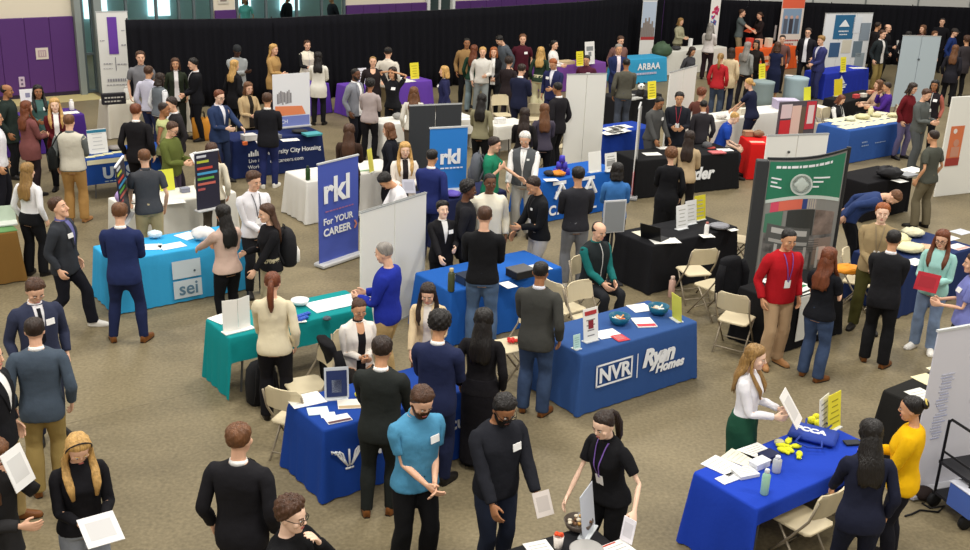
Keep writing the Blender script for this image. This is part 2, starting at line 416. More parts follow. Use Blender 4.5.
def hair(kind):
    if kind in HAIR: return HAIR[kind]
    mb = MB(); rr = random.Random(len(HAIR)+5)
    if kind == 'short': mb.loft(star(capfn(.022, .010)))
    elif kind == 'crop': mb.loft(star(capfn(.012, .006, .001)))
    elif kind == 'buzz': mb.loft(star(capfn(.006, .004, 0)))
    elif kind == 'swept':
        f0 = capfn(.034, .012, .004); mb.loft(star(lambda d, a, ph: f0(d, a, ph)+(.012*max(0, -d[1]) if d[2] > .5 else 0)))
    elif kind == 'curly':
        f0 = capfn(.040, .024, 0, -.62); mb.loft(star(lambda d, a, ph: f0(d, a, ph)+(.008*math.sin(a*11)*math.sin(ph*13) if d[2] > hairline(d)+.06 else 0), 60, 40))
    elif kind == 'afro':
        f0 = capfn(.085, .070, 0, -.75); mb.loft(star(lambda d, a, ph: f0(d, a, ph)+(.008*math.sin(a*9)*math.sin(ph*11) if d[2] > hairline(d)+.06 else 0), 60, 40))
    elif kind == 'balding':
        f0 = capfn(.014, .016, .001); mb.loft(star(lambda d, a, ph: f0(d, a, ph) if d[2] < .45 or d[1] > .55 else -.02))
    elif kind in ('long', 'longf', 'wavy', 'bob', 'half'):
        mb.loft(star(capfn(.024, .016, .003, -.9)))
        zend = dict(long=1.24, longf=1.22, wavy=1.26, bob=1.50, half=1.30)[kind]; wv = .012 if kind == 'wavy' else .004
        R = []
        for k, z in enumerate(np.linspace(1.71, zend, 14)):
            yc = np.interp(z, [1.2, 1.40, 1.50, 1.60, 1.71], [.150, .132, .088, .075, .06]); hw = np.interp(z, [1.2, 1.3, 1.45, 1.6, 1.71], [.085, .112, .108, .092, .07]); dp = np.interp(z, [1.2, 1.45, 1.6, 1.71], [.018, .036, .048, .05])
            R.append([(hw*math.cos(t)+wv*math.sin(k*1.4+t*3), yc+dp*math.sin(t)*(1+.15*math.sin(t*7+k*.5))-(.055*abs(math.cos(t))**2 if z > 1.45 else .02*abs(math.cos(t))), z+(.02*math.sin(t*5) if k == 13 else 0)) for t in np.arange(22)*2*math.pi/22])
        mb.loft(R)
        if kind in ('longf', 'wavy'):
            for s in (1, -1):
                z1 = 1.22 if kind == 'longf' else 1.25
                mb.tube([(s*.062, -.015, 1.71), (s*.092, -.005, 1.62), (s*.102, -.020, 1.52), (s*.108, -.085, 1.42), (s*.102, -.135, 1.33), (s*.090, -.140, z1)], [.018, .022, .028, .036, .034, .015], 10, flat=.6)
        if kind == 'bob':
            for s in (1, -1): mb.tube([(s*.06, -.03, 1.70), (s*.085, -.02, 1.62), (s*.085, -.02, 1.52), (s*.078, -.03, 1.49)], [.018, .026, .028, .016], 10, flat=.8)
    elif kind == 'pony':
        mb.loft(star(capfn(.012, .008, .002, -.6)))
        mb.tube([(0, .085, 1.69), (0, .125, 1.685), (0, .155, 1.62), (.005, .160, 1.52), (0, .158, 1.42), (0, .150, 1.36)], [.022, .026, .034, .038, .032, .012], 12)
    elif kind == 'bun':
        mb.loft(star(capfn(.012, .008, .002, -.6))); mb.ell((0, .120, 1.685), (.042, .034, .042))
    elif kind == 'lowbun':
        mb.loft(star(capfn(.014, .012, .002, -.6))); mb.ell((0, .122, 1.60), (.045, .036, .042))
    elif kind == 'cap':
        mb.loft(star(lambda d, a, ph: .012 if d[2] > .22 else -.02))
        mb.plate([(.07*math.cos(t), -.085+.085*math.sin(t)*1.0, 1.672-.0) for t in np.linspace(math.pi, 2*math.pi, 12)], .008)
    elif kind == 'beanie': mb.loft(star(lambda d, a, ph: .016+(.02*max(0, d[2]-.6)) if d[2] > .15-.25*max(0, d[1]) else -.02))
    elif kind == 'hood': mb.loft(star(capfn(.03, .03, .002, -.9)))
    V = np.array(mb.v); W = np.zeros((len(V), 17)); t = np.clip((V[:, 2]-1.36)/(.20), 0, 1); t = t*t*(3-2*t)
    W[:, 4] = t; W[:, 2] = 1-t
    HAIR[kind] = (V, mb.f, W); return HAIR[kind]
RIGID = {}
def rigid(kind, m):
    """small shared shapes that ride on one bone"""
    key = (kind, m.name)
    if key in RIGID: return RIGID[key]
    mb = MB(); ms = [m]; sm = True
    if kind == 'eyeL' or kind == 'eyeR':
        s = 1 if kind == 'eyeL' else -1
        mb.ell((s*.031, -.0865, 1.648), (.0105, .0085, .0048), 10, 8, 0); mb.ell((s*.031, -.0935, 1.648), (.0052, .0026, .0046), 8, 6, 1); ms = [mat('eye_white', 'cfc6ba', .4), mat('iris', '2a1a12', .3)]
    elif kind in ('browL', 'browR'):
        for s in ((1,) if kind == 'browL' else (-1,)): mb.tube([(s*.014, -.0985, 1.668), (s*.032, -.0955, 1.673), (s*.050, -.082, 1.668)], [.0035, .004, .0025], 6)
    elif kind == 'lips': mb.ell((0, -.0975, 1.580), (.022, .006, .0065), 12, 6)
    elif kind == 'beard':
        def fn(d, a, ph):
            az = abs(math.degrees(math.atan2(d[0], -d[1])))
            if az < 20 and -.45 < d[2] < -.37: return .006
            if az > 88 or d[2] > np.interp(az, [0, 18, 30, 60, 88], [-.56, -.55, -.46, -.34, -.02]) or d[2] < -.95: return -.02
            return .008
        mb.loft(star(fn))
    elif kind == 'glasses':
        for s in (1, -1):
            P = [(s*(.034+.026*math.cos(t)), -.104+.10*abs(.02*math.cos(t)), 1.646+.019*math.sin(t)) for t in np.arange(13)*2*math.pi/12]; mb.tube(P, .0028, 5)
            mb.tube([(s*.060, -.100, 1.652), (s*.079, -.06, 1.652), (s*.083, .01, 1.648)], .0026, 5)
        mb.tube([(-.010, -.108, 1.65), (.010, -.108, 1.65)], .0028, 5)
    elif kind == 'headband': mb.tube([(.099*math.cos(t), -.015-.03*math.sin(t), 1.655+.124*math.sin(t)) for t in np.linspace(-.1, math.pi+.1, 18)], .006, 8)
    elif kind == 'clip': mb.tube([(.0, .125, 1.74), (.03, .135, 1.71), (.02, .14, 1.67), (-.02, .14, 1.67), (-.03, .135, 1.71), (0, .125, 1.74)], .008, 6)
    elif kind.startswith('shoe') or kind.startswith('snk') or kind.startswith('heel'):
        s = 1 if kind[-1] == 'L' else -1; x = s*.104; snk = kind.startswith('snk')
        R = []
        for y, hw, zt in ((.078, .024, .07), (.06, .034, .105), (.02, .038, .108), (-.03, .040, .085), (-.08, .044, .062), (-.13, .043, .050), (-.17, .032, .038), (-.185, .016, .024)):
            k = 1.08 if snk else 1; xx = x+s*(-y*.08); R.append([(xx+hw*k*math.cos(t), y, max(.0, (zt if math.sin(t) > 0 else .012)*abs(math.sin(t))**.6*(1 if math.sin(t) > 0 else -1)+.012)) for t in np.arange(14)*2*math.pi/14])
        mb.loft(R, 0)
        sole = [(x+s*(-y*.08)+hw, y) for y, hw in ((.08, .02), (.05, .036), (-.03, .042), (-.09, .046), (-.14, .042), (-.185, .02))]
        sole += [(x+s*(-y*.08)-hw, y) for y, hw in ((.08, .02), (.05, .036), (-.03, .042), (-.09, .046), (-.14, .042), (-.185, .02))][::-1]
        mb.plate([(a, b, .001) for a, b in sole], .020 if snk else .012, 1); ms = [m, mat('sole_white', 'e6e2d8', .7) if snk else mat('sole_dark', '1a1512', .7)]
    RIGID[key] = mesh(kind, mb.v, mb.f, ms, mb.m, sm); return RIGID[key]
def badge(kind, top, sex, m):
    key = (kind, top, sex, m.name)
    if key in RIGID: return RIGID[key]
    mb = MB(); bv = surf(top, sex)
    x, z, wd, hg = dict(tag=(.088, 1.315, .085, .058), tagr=(-.088, 1.315, .085, .058), card=(0.0, 1.115, .075, .10), logo=(.085, 1.33, .04, .03), big=(.08, 1.30, .11, .08))[kind]
    y = hit(bv, x, z, .010); yl = hit(bv, x-wd/2, z, .010); yr = hit(bv, x+wd/2, z, .010); yt = hit(bv, x, z+hg/2, .010); yb = hit(bv, x, z-hg/2, .010)
    sx = (yr-yl)/wd; sz = (yt-yb)/hg
    P = [(x+i*wd/2, y+i*wd/2*sx+k*hg/2*sz-q, z+k*hg/2) for q in (-.003, .004) for i, k in ((-1, -1), (1, -1), (1, 1), (-1, 1))]
    mb.add(P, [(0, 1, 2, 3), (4, 7, 6, 5), (0, 4, 5, 1), (1, 5, 6, 2), (2, 6, 7, 3), (3, 7, 4, 0)])
    RIGID[key] = mesh('name_tag', mb.v, mb.f, [m]); return RIGID[key]
# ---- posing
def T4(t): M = np.eye(4); M[:3, 3] = t; return M
def R4(R): M = np.eye(4); M[:3, :3] = R; return M
def rot(axis, deg):
    return np.array(Matrix.Rotation(math.radians(deg), 3, axis))
def about(p, R): return T4(p) @ R4(R) @ T4(-np.array(p))
def minrot(a, b):
    a = a/np.linalg.norm(a); b = b/np.linalg.norm(b); v = np.cross(a, b); c = a@b
    if c < -.9999: return rot('X', 180)
    K = np.array([[0, -v[2], v[1]], [v[2], 0, -v[0]], [-v[1], v[0], 0]]); return np.eye(3)+K+K@K/(1+c)
ARM = dict(down=(.245, -.03, .905), slack=(.235, -.09, .915), hold=(.10, -.30, 1.10), phone=(.07, -.29, 1.17), clasp=(.035, -.24, 1.00), cross=(-.10, -.205, 1.17), hip=(.20, -.04, 1.03), pocket=(.215, -.08, .945),
           reach=(.15, -.46, 1.08), low=(.17, -.42, .92), shake=(.02, -.46, 1.08), chin=(.05, -.20, 1.44), gest=(.26, -.34, 1.20), point=(.20, -.50, 1.22), behind=(.09, .17, .99), strap=(.12, -.15, 1.27), hair=(.10, -.04, 1.66),
           table=(.15, -.36, 1.13), lap=(.10, -.30, 1.0), under=(.03, -.22, 1.08), side=(.34, -.12, .96), fwdlow=(.20, -.28, .95), belly=(.04, -.22, 1.10), out=(.44, -.20, 1.05))
POLE = dict(hip=(1, .5, 0), cross=(.6, .2, -1), behind=(.8, .6, 0), hair=(1, .2, .3), chin=(.7, 0, -1), side=(.6, .8, 0))
def ik(S, T, L1, L2, pole):
    d = T-S; D = np.linalg.norm(d); D2 = min(D, (L1+L2)*.998); u = d/D; T = S+u*D2
    a = (L1*L1-L2*L2+D2*D2)/(2*D2); h = math.sqrt(max(L1*L1-a*a, 1e-6)); p = pole-u*(pole@u); p /= np.linalg.norm(p)
    return S+u*a+p*h, T
def pose(sex, stance='stand', armL='down', armR='down', lean=0, nod=0, turn=0, tilt=0, twist=0, rs=None):
    j = JS[sex]; M = [None]*17; rs = rs or random.Random(1)
    v = rs.uniform(-1, 1)
    if stance == 'sit': dz, AL, AR, yaw = -.352, (.125, -.42, .085), (-.125, -.40+.06*v, .085), 6
    elif stance == 'walk': dz, AL, AR, yaw = -.05, (.09, -.24, .085), (-.09, .28, .135), 4
    elif stance == 'walk2': dz, AL, AR, yaw = -.05, (.09, .28, .135), (-.09, -.24, .085), 4
    elif stance == 'wide': dz, AL, AR, yaw = -.022, (.18, .02, .085), (-.18, .03, .085), 14
    else: dz, AL, AR, yaw = -.008, (.11+.02*v, .02-.05*v, .085), (-.11, .02+.05*v, .085), 12
    back = .30*math.sin(math.radians(max(0, lean))) if stance != 'sit' else 0
    P0 = T4((0.02*v if stance == 'stand' else 0, back*.7, dz))
    M[0] = P0 @ about((0, .01, .93), rot('X', lean*.35) @ rot('Y', 2*v))
    M[1] = M[0] @ about((0, 0, 1.03), rot('X', lean*.3) @ rot('Z', twist*.4) @ rot('Y', tilt*.4))
    M[2] = M[1] @ about((0, 0, 1.20), rot('X', lean*.35) @ rot('Z', twist*.6) @ rot('Y', tilt*.6-2*v))
    M[3] = M[2] @ about((0, .012, 1.46), rot('X', nod*.4) @ rot('Z', turn*.4))
    M[4] = M[3] @ about((0, .005, 1.55), rot('X', nod*.6) @ rot('Z', turn*.6))
    for k, (n, s, arm) in enumerate((('L', 1, armL), ('R', -1, armR))):
        tgt = ARM[arm] if isinstance(arm, str) else arm
        tgt = np.array([tgt[0]*s, tgt[1], tgt[2]]); pl = np.array(POLE.get(arm, (.45, .8, -.5)) if isinstance(arm, str) else (.45, .8, -.5), float)*np.array([s, 1, 1])
        if sex == 'f' and tgt[1] > -.15 and isinstance(arm, str) and arm in ('down', 'slack', 'pocket'): tgt[0] -= s*.02
        Cm = M[2]; S = (Cm @ np.append(j['sh'+n], 1))[:3]
        T = (Cm @ np.append(tgt, 1))[:3]; pl = Cm[:3, :3] @ pl
        E, T = ik(S, T, .28, .25, pl)
        Ru = minrot(Cm[:3, :3] @ j['ad'+n], E-S) @ Cm[:3, :3]
        Rf = minrot(Ru @ j['ad'+n], T-E) @ Ru
        M[5+k] = T4(S) @ R4(Ru) @ T4(-j['sh'+n]); M[7+k] = T4(E) @ R4(Rf) @ T4(-j['el'+n]); M[9+k] = T4(T) @ R4(Rf) @ T4(-j['wr'+n])
        H = (M[0] @ np.append(j['hi'+n], 1))[:3]; A = np.array(AL if k == 0 else AR)
        pole = np.array([s*.10, -1, .0]) if stance != 'sit' else np.array([s*.1, -.6, 1.])
        Kn, A2 = ik(H, A, .4105, .4165, pole)
        Rt = minrot(M[0][:3, :3] @ (j['kn'+n]-j['hi'+n]), Kn-H) @ M[0][:3, :3]
        Rs = minrot(Rt @ (j['an'+n]-j['kn'+n]), A2-Kn) @ Rt
        Rfoot = rot('Z', s*yaw)
        if A[2] > .1: Rfoot = Rfoot @ rot('X', 28)
        M[11+k] = T4(H) @ R4(Rt) @ T4(-j['hi'+n]); M[13+k] = T4(Kn) @ R4(Rs) @ T4(-j['kn'+n]); M[15+k] = T4(A2) @ R4(Rfoot) @ T4(-j['an'+n])
    return M
def skinmesh(tp, M, name, m, smooth=True):
    V, F, W = tp; MM = np.array(M); Vh = np.hstack([V, np.ones((len(V), 1))])
    X = np.einsum('vb,bij,vj->vi', W, MM, Vh)[:, :3]
    return mesh(name, X, F, m, None, smooth)
class Person: pass
LAST = None
def person(px, py, h, f, sex, sk, hr, hcol, top, bot, shoe, label, stance='stand', aL='down', aR='down', lean=0, nod=6, turn=0, tilt=0, twist=0, x=(), lod=None, seat=None, push=0, at=None):
    """px,py: where the crown of the head shows; h: stature; f: 0 faces the camera, 90 towards the picture's right side, 180 turned away"""
    global LAST
    rs = random.Random(int(px*31+py*17)); M = pose(sex, stance, aL, aR, lean, nod, turn, tilt, twist, rs); s = h/1.752
    topv = (M[4] @ np.array([0, .03, 1.765, 1]))[:3]*s
    if seat is not None: dz = seat-.455*s-.03; 
    else: dz = 0
    g = G(px, py, topv[2]+dz)
    rz = math.radians(f)+math.atan2(-g.x, g.y)
    if at is not None: g = Vector((at[0], at[1], 0))
    else:
        c, sn = math.cos(rz), math.sin(rz); g = Vector((g.x-(c*topv[0]-sn*topv[1]), g.y-(sn*topv[0]+c*topv[1]), 0))
    if at is None and abs(px-480) < 560:
        if stance == 'sit': ox, oy, rad = math.sin(rz)*.16, -math.cos(rz)*.16, .26
        else: ox, oy, rad = 0, 0, .22
        q = settle(g.x, g.y, rad, .40, ox, oy, 1.2 if stance == 'sit' or push else .75, push); l0 = math.hypot(g.x, g.y); l1 = math.hypot(*q)
        s *= 1-(l1-l0)/l0*(CAMH-h)/h; g = Vector((q[0], q[1], 0))
        CIR.append((g.x+ox*.6, g.y+oy*.6, .20))
    g.z = dz
    root = empty('person', label, 'person', g, rz); root.scale = (s, s, s)
    if lod is None: lod = 0 if py > 185 else 1
    O = lambda kind, name, m: link(skinmesh(template(kind, sex, lod), M, name, m), name, root)
    Pt = lambda pk, kind, name, m: link(skinmesh(patch(pk, kind, sex), M, name, m), name, root)
    def Rg(me, bone, name):
        o = link(me, name, root); o.matrix_local = Matrix(M[bone].tolist()); return o
    sm = skin(sk)
    O('body', 'body', sm)
    tk = top[0]; tc = top[1]; pk = top[2:] 
    tm = cloth(tc, 'suit' if tk in ('suit', 'blazer', 'coat', 'ocoat') else 'knit' if tk in ('sweat',) else 'cloth')
    tmpl = dict(blazer='suit', ocoat='coat', polo='tee', shirt='long').get(tk, tk)
    nm = dict(suit='suit_jacket', blazer='blazer', coat='coat', ocoat='open_coat', tee='tee_shirt', polo='polo_shirt', shirt='shirt', long='long_sleeved_top', tuck='blouse', sweat='sweater', vest='vest', sleeveless='sleeveless_top')[tk]
    if tk == 'vest': O('long', 'shirt', cloth(pk[0] if pk else 'f0eee8'))
    O(tmpl, nm, tm)
    if tk == 'suit':
        Pt('vshirt', 'suit', 'shirt_front', cloth(pk[0] if pk else 'f4f2ee')); Pt('lapel', 'suit', 'lapel', tm)
        if len(pk) > 1 and pk[1]: Pt('tie', 'suit', 'necktie', cloth(pk[1]))
    elif tk == 'blazer':
        Pt('open', 'suit', 'shirt_front', cloth(pk[0] if pk else 'f4f2ee')); Pt('olapel', 'suit', 'lapel', tm)
    elif tk == 'ocoat': Pt('open', 'coat', 'shirt_front', cloth(pk[0] if pk else 'f4f2ee'))
    elif tk == 'vest':
        Pt('zip', 'vest', 'zip', plain('c8c8c4'))
        if len(pk) > 1: Pt('vshirt', 'vest', 'shirt_front', cloth(pk[0]))
    elif tk in ('shirt',) and lod == 0: Pt('placket', 'long', 'placket', tm)
    if tk in ('suit', 'blazer', 'polo', 'shirt', 'vest'):
        key = ('collar', sex)
        if key not in RIGID:
            mb = MB(); r = .064 if sex == 'm' else .056
            mb.loft([[(rr*math.cos(t), .014+rr*1.05*math.sin(t), z+.012*math.sin(t)) for t in np.arange(20)*2*math.pi/20] for rr, z in ((r+.006, 1.462), (r-.002, 1.505), (r-.008, 1.500), (r-.006, 1.465))])
            RIGID[key] = mesh('collar', mb.v, mb.f, [tm], None, True)
        o = link(RIGID[key], 'collar', root); o.matrix_local = Matrix(M[2].tolist()); o.material_slots[0].link = 'OBJECT'
        o.material_slots[0].material = cloth(pk[0]) if tk in ('suit', 'blazer', 'vest') and pk else (cloth('f4f2ee') if tk in ('suit', 'blazer') else tm)
    bk, bc = bot[0], bot[1]
    if bk: O(bk, dict(slim='trousers', straight='trousers', wide='wide_trousers', skirt='skirt', midi='skirt', maxi='long_skirt', shorts='shorts')[bk], cloth(bc, 'denim' if len(bot) > 2 else 'cloth'))
    st, sc_ = shoe
    for n, b in (('L', 15), ('R', 16)): Rg(rigid(st+n, plain(sc_, .5)), b, 'shoe')
    # head
    if hr and hr != 'bald':
        hm = hairm(hcol) if hr not in ('cap', 'beanie') else cloth(hcol)
        if hr in ('long', 'longf', 'wavy', 'half', 'bob', 'pony'): link(skinmesh(hair(hr), M, 'hair', hm), 'hair', root)
        else:
            key = ('hair', hr, hm.name)
            if key not in RIGID: V, F, _ = hair(hr); RIGID[key] = mesh('hair', V, F, hm, None, True)
            Rg(RIGID[key], 4, 'hair' if hr not in ('cap', 'beanie') else hr)
            if hr == 'cap':
                key = ('hair', 'crop', 'x')
                if key not in RIGID: V, F, _ = hair('crop'); RIGID[key] = mesh('hair', V, F, hairm('dark'), None, True)
                Rg(RIGID[key], 4, 'hair')
    fa = (f+turn+360) % 360
    if fa < 125 or fa > 235:
        for e in ('eyeL', 'eyeR'): Rg(rigid(e, sm), 4, 'eye')
        for e in ('browL', 'browR'): Rg(rigid(e, hairm(hcol) if hr not in ('cap', 'beanie') else hairm('dark')), 4, 'eyebrow')
        Rg(rigid('lips', mat('lips', 'b0615a', .5) if sk < 3 else mat('lips_dark', '6e3f36', .5)), 4, 'mouth')
    for e in x:
        if e == 'glasses': Rg(rigid('glasses', plain('15151a')), 4, 'glasses')
        elif e.startswith('beard'): Rg(rigid('beard', hairm(e[6:] or hcol)), 4, 'beard')
        elif e == 'headband': Rg(rigid('headband', plain('16131a')), 4, 'headband')
        elif e == 'clip': Rg(rigid('clip', plain('d8c060')), 4, 'hair_clip')
        elif e in ('tag', 'tagr', 'big'): Rg(badge(e, tmpl, sex, mat('name_tag', 'f6f5f2', .6)), 2, 'name_tag')
        elif e.startswith('lan'): Pt('lanyard', tmpl, 'lanyard', plain(e[3:] or '5a3a8c')); Rg(badge('card', tmpl, sex, mat('name_tag', 'f6f5f2', .6)), 2, 'badge')
        elif e.startswith('logo'): Rg(badge('logo', tmpl, sex, plain('e6e6e2')), 2, 'chest_logo')
        elif e.startswith('scoop'): Pt('scoop', tmpl, 'neckline', cloth(e[6:]) if len(e) > 6 else sm)
        elif e.startswith('tie:'): Pt('tie', tmpl, 'necktie', cloth(e[4:]))
    p = Person(); p.root = root; p.M = M; p.s = s; p.rz = rz; p.g = g; p.sex = sex
    LAST = p; return p
def W_(p, q, bone=None):
    """a point of the person's own space (or one bone's) in the room"""
    q = np.append(np.array(q, float), 1)
    if bone is not None: q = p.M[bone] @ q
    q = q[:3]*p.s; c, s = math.cos(p.rz), math.sin(p.rz)
    return Vector((p.g.x+c*q[0]-s*q[1], p.g.y+s*q[0]+c*q[1], p.g.z+q[2]))
def hand(p, side='L', reach=.11):
    n = side; j = JS[p.sex]; k = 9 if side == 'L' else 10
    return W_(p, j['wr'+n]+j['ad'+n]*reach, k)
# ---------------------------------------------------------------- the hall
def floormat():
    m = mat('hall_floor', '8f826a', .55, spec=.25); nt = m.node_tree; b = nt.nodes['Principled BSDF']; tc = nt.nodes['Texture Coordinate']
    n1 = nt.nodes.new('ShaderNodeTexNoise'); n1.inputs['Scale'].default_value = .55; n1.inputs['Detail'].default_value = 6
    n2 = nt.nodes.new('ShaderNodeTexNoise'); n2.inputs['Scale'].default_value = 26; n2.inputs['Detail'].default_value = 3
    for n in (n1, n2): nt.links.new(tc.outputs['Object'], n.inputs['Vector'])
    mx = nt.nodes.new('ShaderNodeMath'); mx.operation = 'MULTIPLY_ADD'; mx.inputs[1].default_value = .55; nt.links.new(n2.outputs[0], mx.inputs[0])
    m2 = nt.nodes.new('ShaderNodeMath'); m2.operation = 'MULTIPLY'; m2.inputs[1].default_value = .55; nt.links.new(n1.outputs[0], m2.inputs[0]); nt.links.new(m2.outputs[0], mx.inputs[2])
    r = nt.nodes.new('ShaderNodeValToRGB'); r.color_ramp.elements[0].position = .38; r.color_ramp.elements[1].position = .72
    r.color_ramp.elements[0].color = (*srgb('695f48'), 1); r.color_ramp.elements[1].color = (*srgb('8e8164'), 1)
    nt.links.new(mx.outputs[0], r.inputs[0]); nt.links.new(r.outputs[0], b.inputs['Base Color']); return m
mb = MB(); mb.box((0, 24, -.1), (64, 60, .2)); struct(mb.build('floor', floormat()))
mb = MB()
for q in range(3):      # court joints in the floor
    a = G(640, 385+0) if q == 0 else (G(130, 408) if q == 1 else G(300, 250))
    mb.box((a.x, a.y, .001), (6, .010, .003), rot=PHI)
struct(mb.build('trim_1', plain('857a62')))
UV = Vector((math.cos(PHI), math.sin(PHI), 0)); NV = Vector((-math.sin(PHI), math.cos(PHI), 0))
WA = Vector((-10.6, 27.8, 0))
def wall_obj(name, mb, m, smooth=False):
    o = mb.build(name, m, None, smooth, WA); o.rotation_euler = (0, 0, PHI); return struct(o)
purple = mat('purple_pad', '55306f', .55, bump=.05, bscale=3); cream = mat('cream_wall', 'e2d8c2', .9, bump=.05, bscale=30)
steel = mat('steel_grey', '8b928f', .5); whitew = mat('white_wall', 'e6e6e2', .8)
glass = bpy.data.materials.new('window_glass'); glass.use_nodes = True; b = glass.node_tree.nodes['Principled BSDF']
b.inputs['Base Color'].default_value = (.80, .93, .94, 1); b.inputs['Transmission Weight'].default_value = 1; b.inputs['Roughness'].default_value = .02; b.inputs['IOR'].default_value = 1.01
mb = MB(); mb2 = MB()
for s0, s1 in ((-9, -.08), (3.70, 4.32), (7.78, 10.6), (11.65, 27)):
    k = max(1, round((s1-s0)/.61))
    for i in range(k):
        wd = (s1-s0)/k; mb.box((s0+(i+.5)*wd, -.04, .985), (wd-.006, .08, 1.97), bev=.015)
    mb2.box(((s0+s1)/2, .12, 4), (s1-s0, .22, 8))
wall_obj('wall_back', mb2, cream); wall_obj('wall_padding_back', mb, purple)
mb = MB(); mb.box((5.7, .12, 5.8), (12.2, .22, 4.4)); mb.box((11.12, .12, 5.2), (1.1, .22, 5.6)); wall_obj('wall_lintel', mb, cream)
mb = MB()               # steel column and mullions of the glazed entrance
mb.box((.0, -.08, 1.9), (.16, .30, 3.8), bev=.01); mb.box((.50, -.16, 1.8), (.20, .16, 3.6), bev=.01)
wall_obj('pillar_1', mb, steel)
mb = MB()
for s in (.16, .40, 1.3, 2.1, 2.72, 3.14, 3.64, 4.38, 5.25, 6.2, 7.0, 7.74): mb.box((s, .02, 1.8), (.06, .10, 3.6))
for z in (.05, 1.0, 2.9, 3.6): mb.box((1.9, .02, z), (3.5, .08, .06)); mb.box((6.06, .02, z), (3.4, .08, .06))
wall_obj('window_frame_1', mb, mat('mullion', '5f6b6e', .5))
mb = MB(); mb.box((1.9, .03, 1.8), (3.5, .012, 3.6)); wall_obj('window_1', mb, glass)
mb = MB(); mb.box((6.06, .03, 1.8), (3.4, .012, 3.6)); wall_obj('window_2', mb, glass)
mb = MB(); mb.box((10.66, .0, 1.3), (.10, .2, 2.6)); mb.box((11.60, .0, 1.3), (.10, .2, 2.6)); mb.box((11.13, 0, 2.45), (1.0, .2, .3)); mb.box((11.13, .02, 1.1), (.06, .08, 2.2)); wall_obj('door_frame_1', mb, whitew)
mb = MB(); mb.box((11.13, .05, 1.15), (.9, .02, 2.3)); wall_obj('door_1', mb, mat('door_dark', '3c4a48', .3))
mb = MB(); mb.box((4, 6.2, 2.5), (22, .2, 7)); wall_obj('wall_hallway', mb, mat('hall_teal', '9fc4c8', .7))
mb = MB()
for s in (-.5, 2.4, 4.4, 7.2, 9): mb.box((s, 6.0, 2.2), (.7, .1, 2.2))
wall_obj('window_3', mb, mat('hall_window', 'dff2f4', .3, emit=1.2))
mb = MB(); mb.box((-1.05, -.52, .004), (2.6, .85, .008)); wall_obj('trim_2', mb, mat('pale_strip', 'cbbd84', .6))
mb = MB(); mb.box((-4.5, -.09, .05), (8.8, .02, .10)); wall_obj('baseboard_back', mb, mat('dark_base', '2c2036', .6))
def wall_thing(name, mb, m, label, cat):
    o = mb.build(name, m, None, False, WA); o.rotation_euler = (0, 0, PHI); return tag(o, label, cat)
mb = MB(); mb.box((-.92, -.09, 1.09), (.30, .02, .28), 0); mb.box((-.92, -.102, 1.09), (.20, .006, .17), 1)
for i in range(3): mb.box((-.97+i*.05, -.107, 1.09), (.02, .004, .12), 0)
wall_thing('wall_plate', mb, [plain('d8ccc0'), plain('b49aa0')], 'square pale switch plate on the purple wall padding', 'plate')
mb = MB(); mb.box((-1.47, -.09, .42), (.14, .02, .26), 0, bev=.008); mb.box((-1.47, -.103, .47), (.05, .006, .05), 1); mb.box((-1.47, -.103, .37), (.05, .006, .05), 1)
wall_thing('wall_outlet', mb, [plain('c8b4c8'), plain('6a5a74')], 'small light outlet cover low on the purple wall padding', 'outlet')
mb = MB(); mb.box((3.98, -.01, 2.25), (.30, .02, .22), 0); mb.box((3.98, -.022, 2.25), (.18, .006, .10), 1)
wall_thing('wall_sign', mb, [plain('d8d0c0'), plain('8a7a70')], 'small square sign on the cream pier between the glazed bays', 'sign')
# right-hand wall behind the far drapes
R0 = Vector((5.9, 37.6, 0)); RD = (Vector((16.1, 38.5, 0))-R0); RANG = math.atan2(RD.y, RD.x)
o = MB().box((10, 3.0, 4), (24, .2, 8)).build('wall_right', mat('white_panel_wall', 'dcdcd6', .8), None, False, R0); o.rotation_euler = (0, 0, RANG); struct(o)
mb = MB()
for i in range(12): mb.box((i*2.0, 2.88, 4), (.05, .04, 8))
o = mb.build('trim_3', plain('8e9290'), None, False, R0); o.rotation_euler = (0, 0, RANG); struct(o)
# ---- black pipe-and-drape run
blk = mat('black_drape', '15151a', .9, bump=.2, bscale=30, spec=.12)
def drape(p0, ang, wd, h=2.1, k=0):
    root = empty('drape_panel', 'black pleated drape panel hanging from a rail in the long run of drapes', 'drape', p0, ang, 'black drape panels along the hall')
    block(p0[0]+math.cos(ang)*wd/2-math.sin(ang)*.06, p0[1]+math.sin(ang)*wd/2+math.cos(ang)*.06, ang, wd/2, .13)
    n = int(wd/.026); F = []; V = []
    for zi, z in enumerate((.02, .5, 1.0, 1.5, 1.9, h)):
        for side in (0, 1):
            for i in range(n+1):
                x = wd*i/n; amp = .045*(1-.55*z/h)
                V.append((x, amp*math.sin(x*26+.8*math.sin(x*3+k)+.3*zi)+.02*math.sin(x*7+k)+side*.012, z))
    m = 2*(n+1)
    for zi in range(5):
        for i in range(n):
            a = zi*m+i; F.append((a, a+1, a+m+1, a+m)); a += n+1; F.append((a+1, a, a+m, a+m+1))
    for i in range(n): F.append((5*m+i, 5*m+i+1, 5*m+n+2+i, 5*m+n+1+i)); F.append((i+1, i, n+1+i, n+2+i))
    link(mesh('drape', V, F, blk, None, True), 'drape', root)
    MB().tube([(.02, .10, h-.02), (wd-.02, .10, h-.02)], .018, 8).build('rail', plain('303034'), root)
    MB().tube([(.05, .13, 0), (.05, .13, h+.03)], .018, 8).build('pole', plain('3a3a3c', .4), root); MB().box((.22, .13, .012), (.36, .36, .024)).build('base_plate', plain('404044'), root)
DP = [(-8.74, 26.0), (-5.54, 27.4), (-2.83, 29.6), (-.34, 31.65), (2.59, 34.3), (5.7, 37.75)]
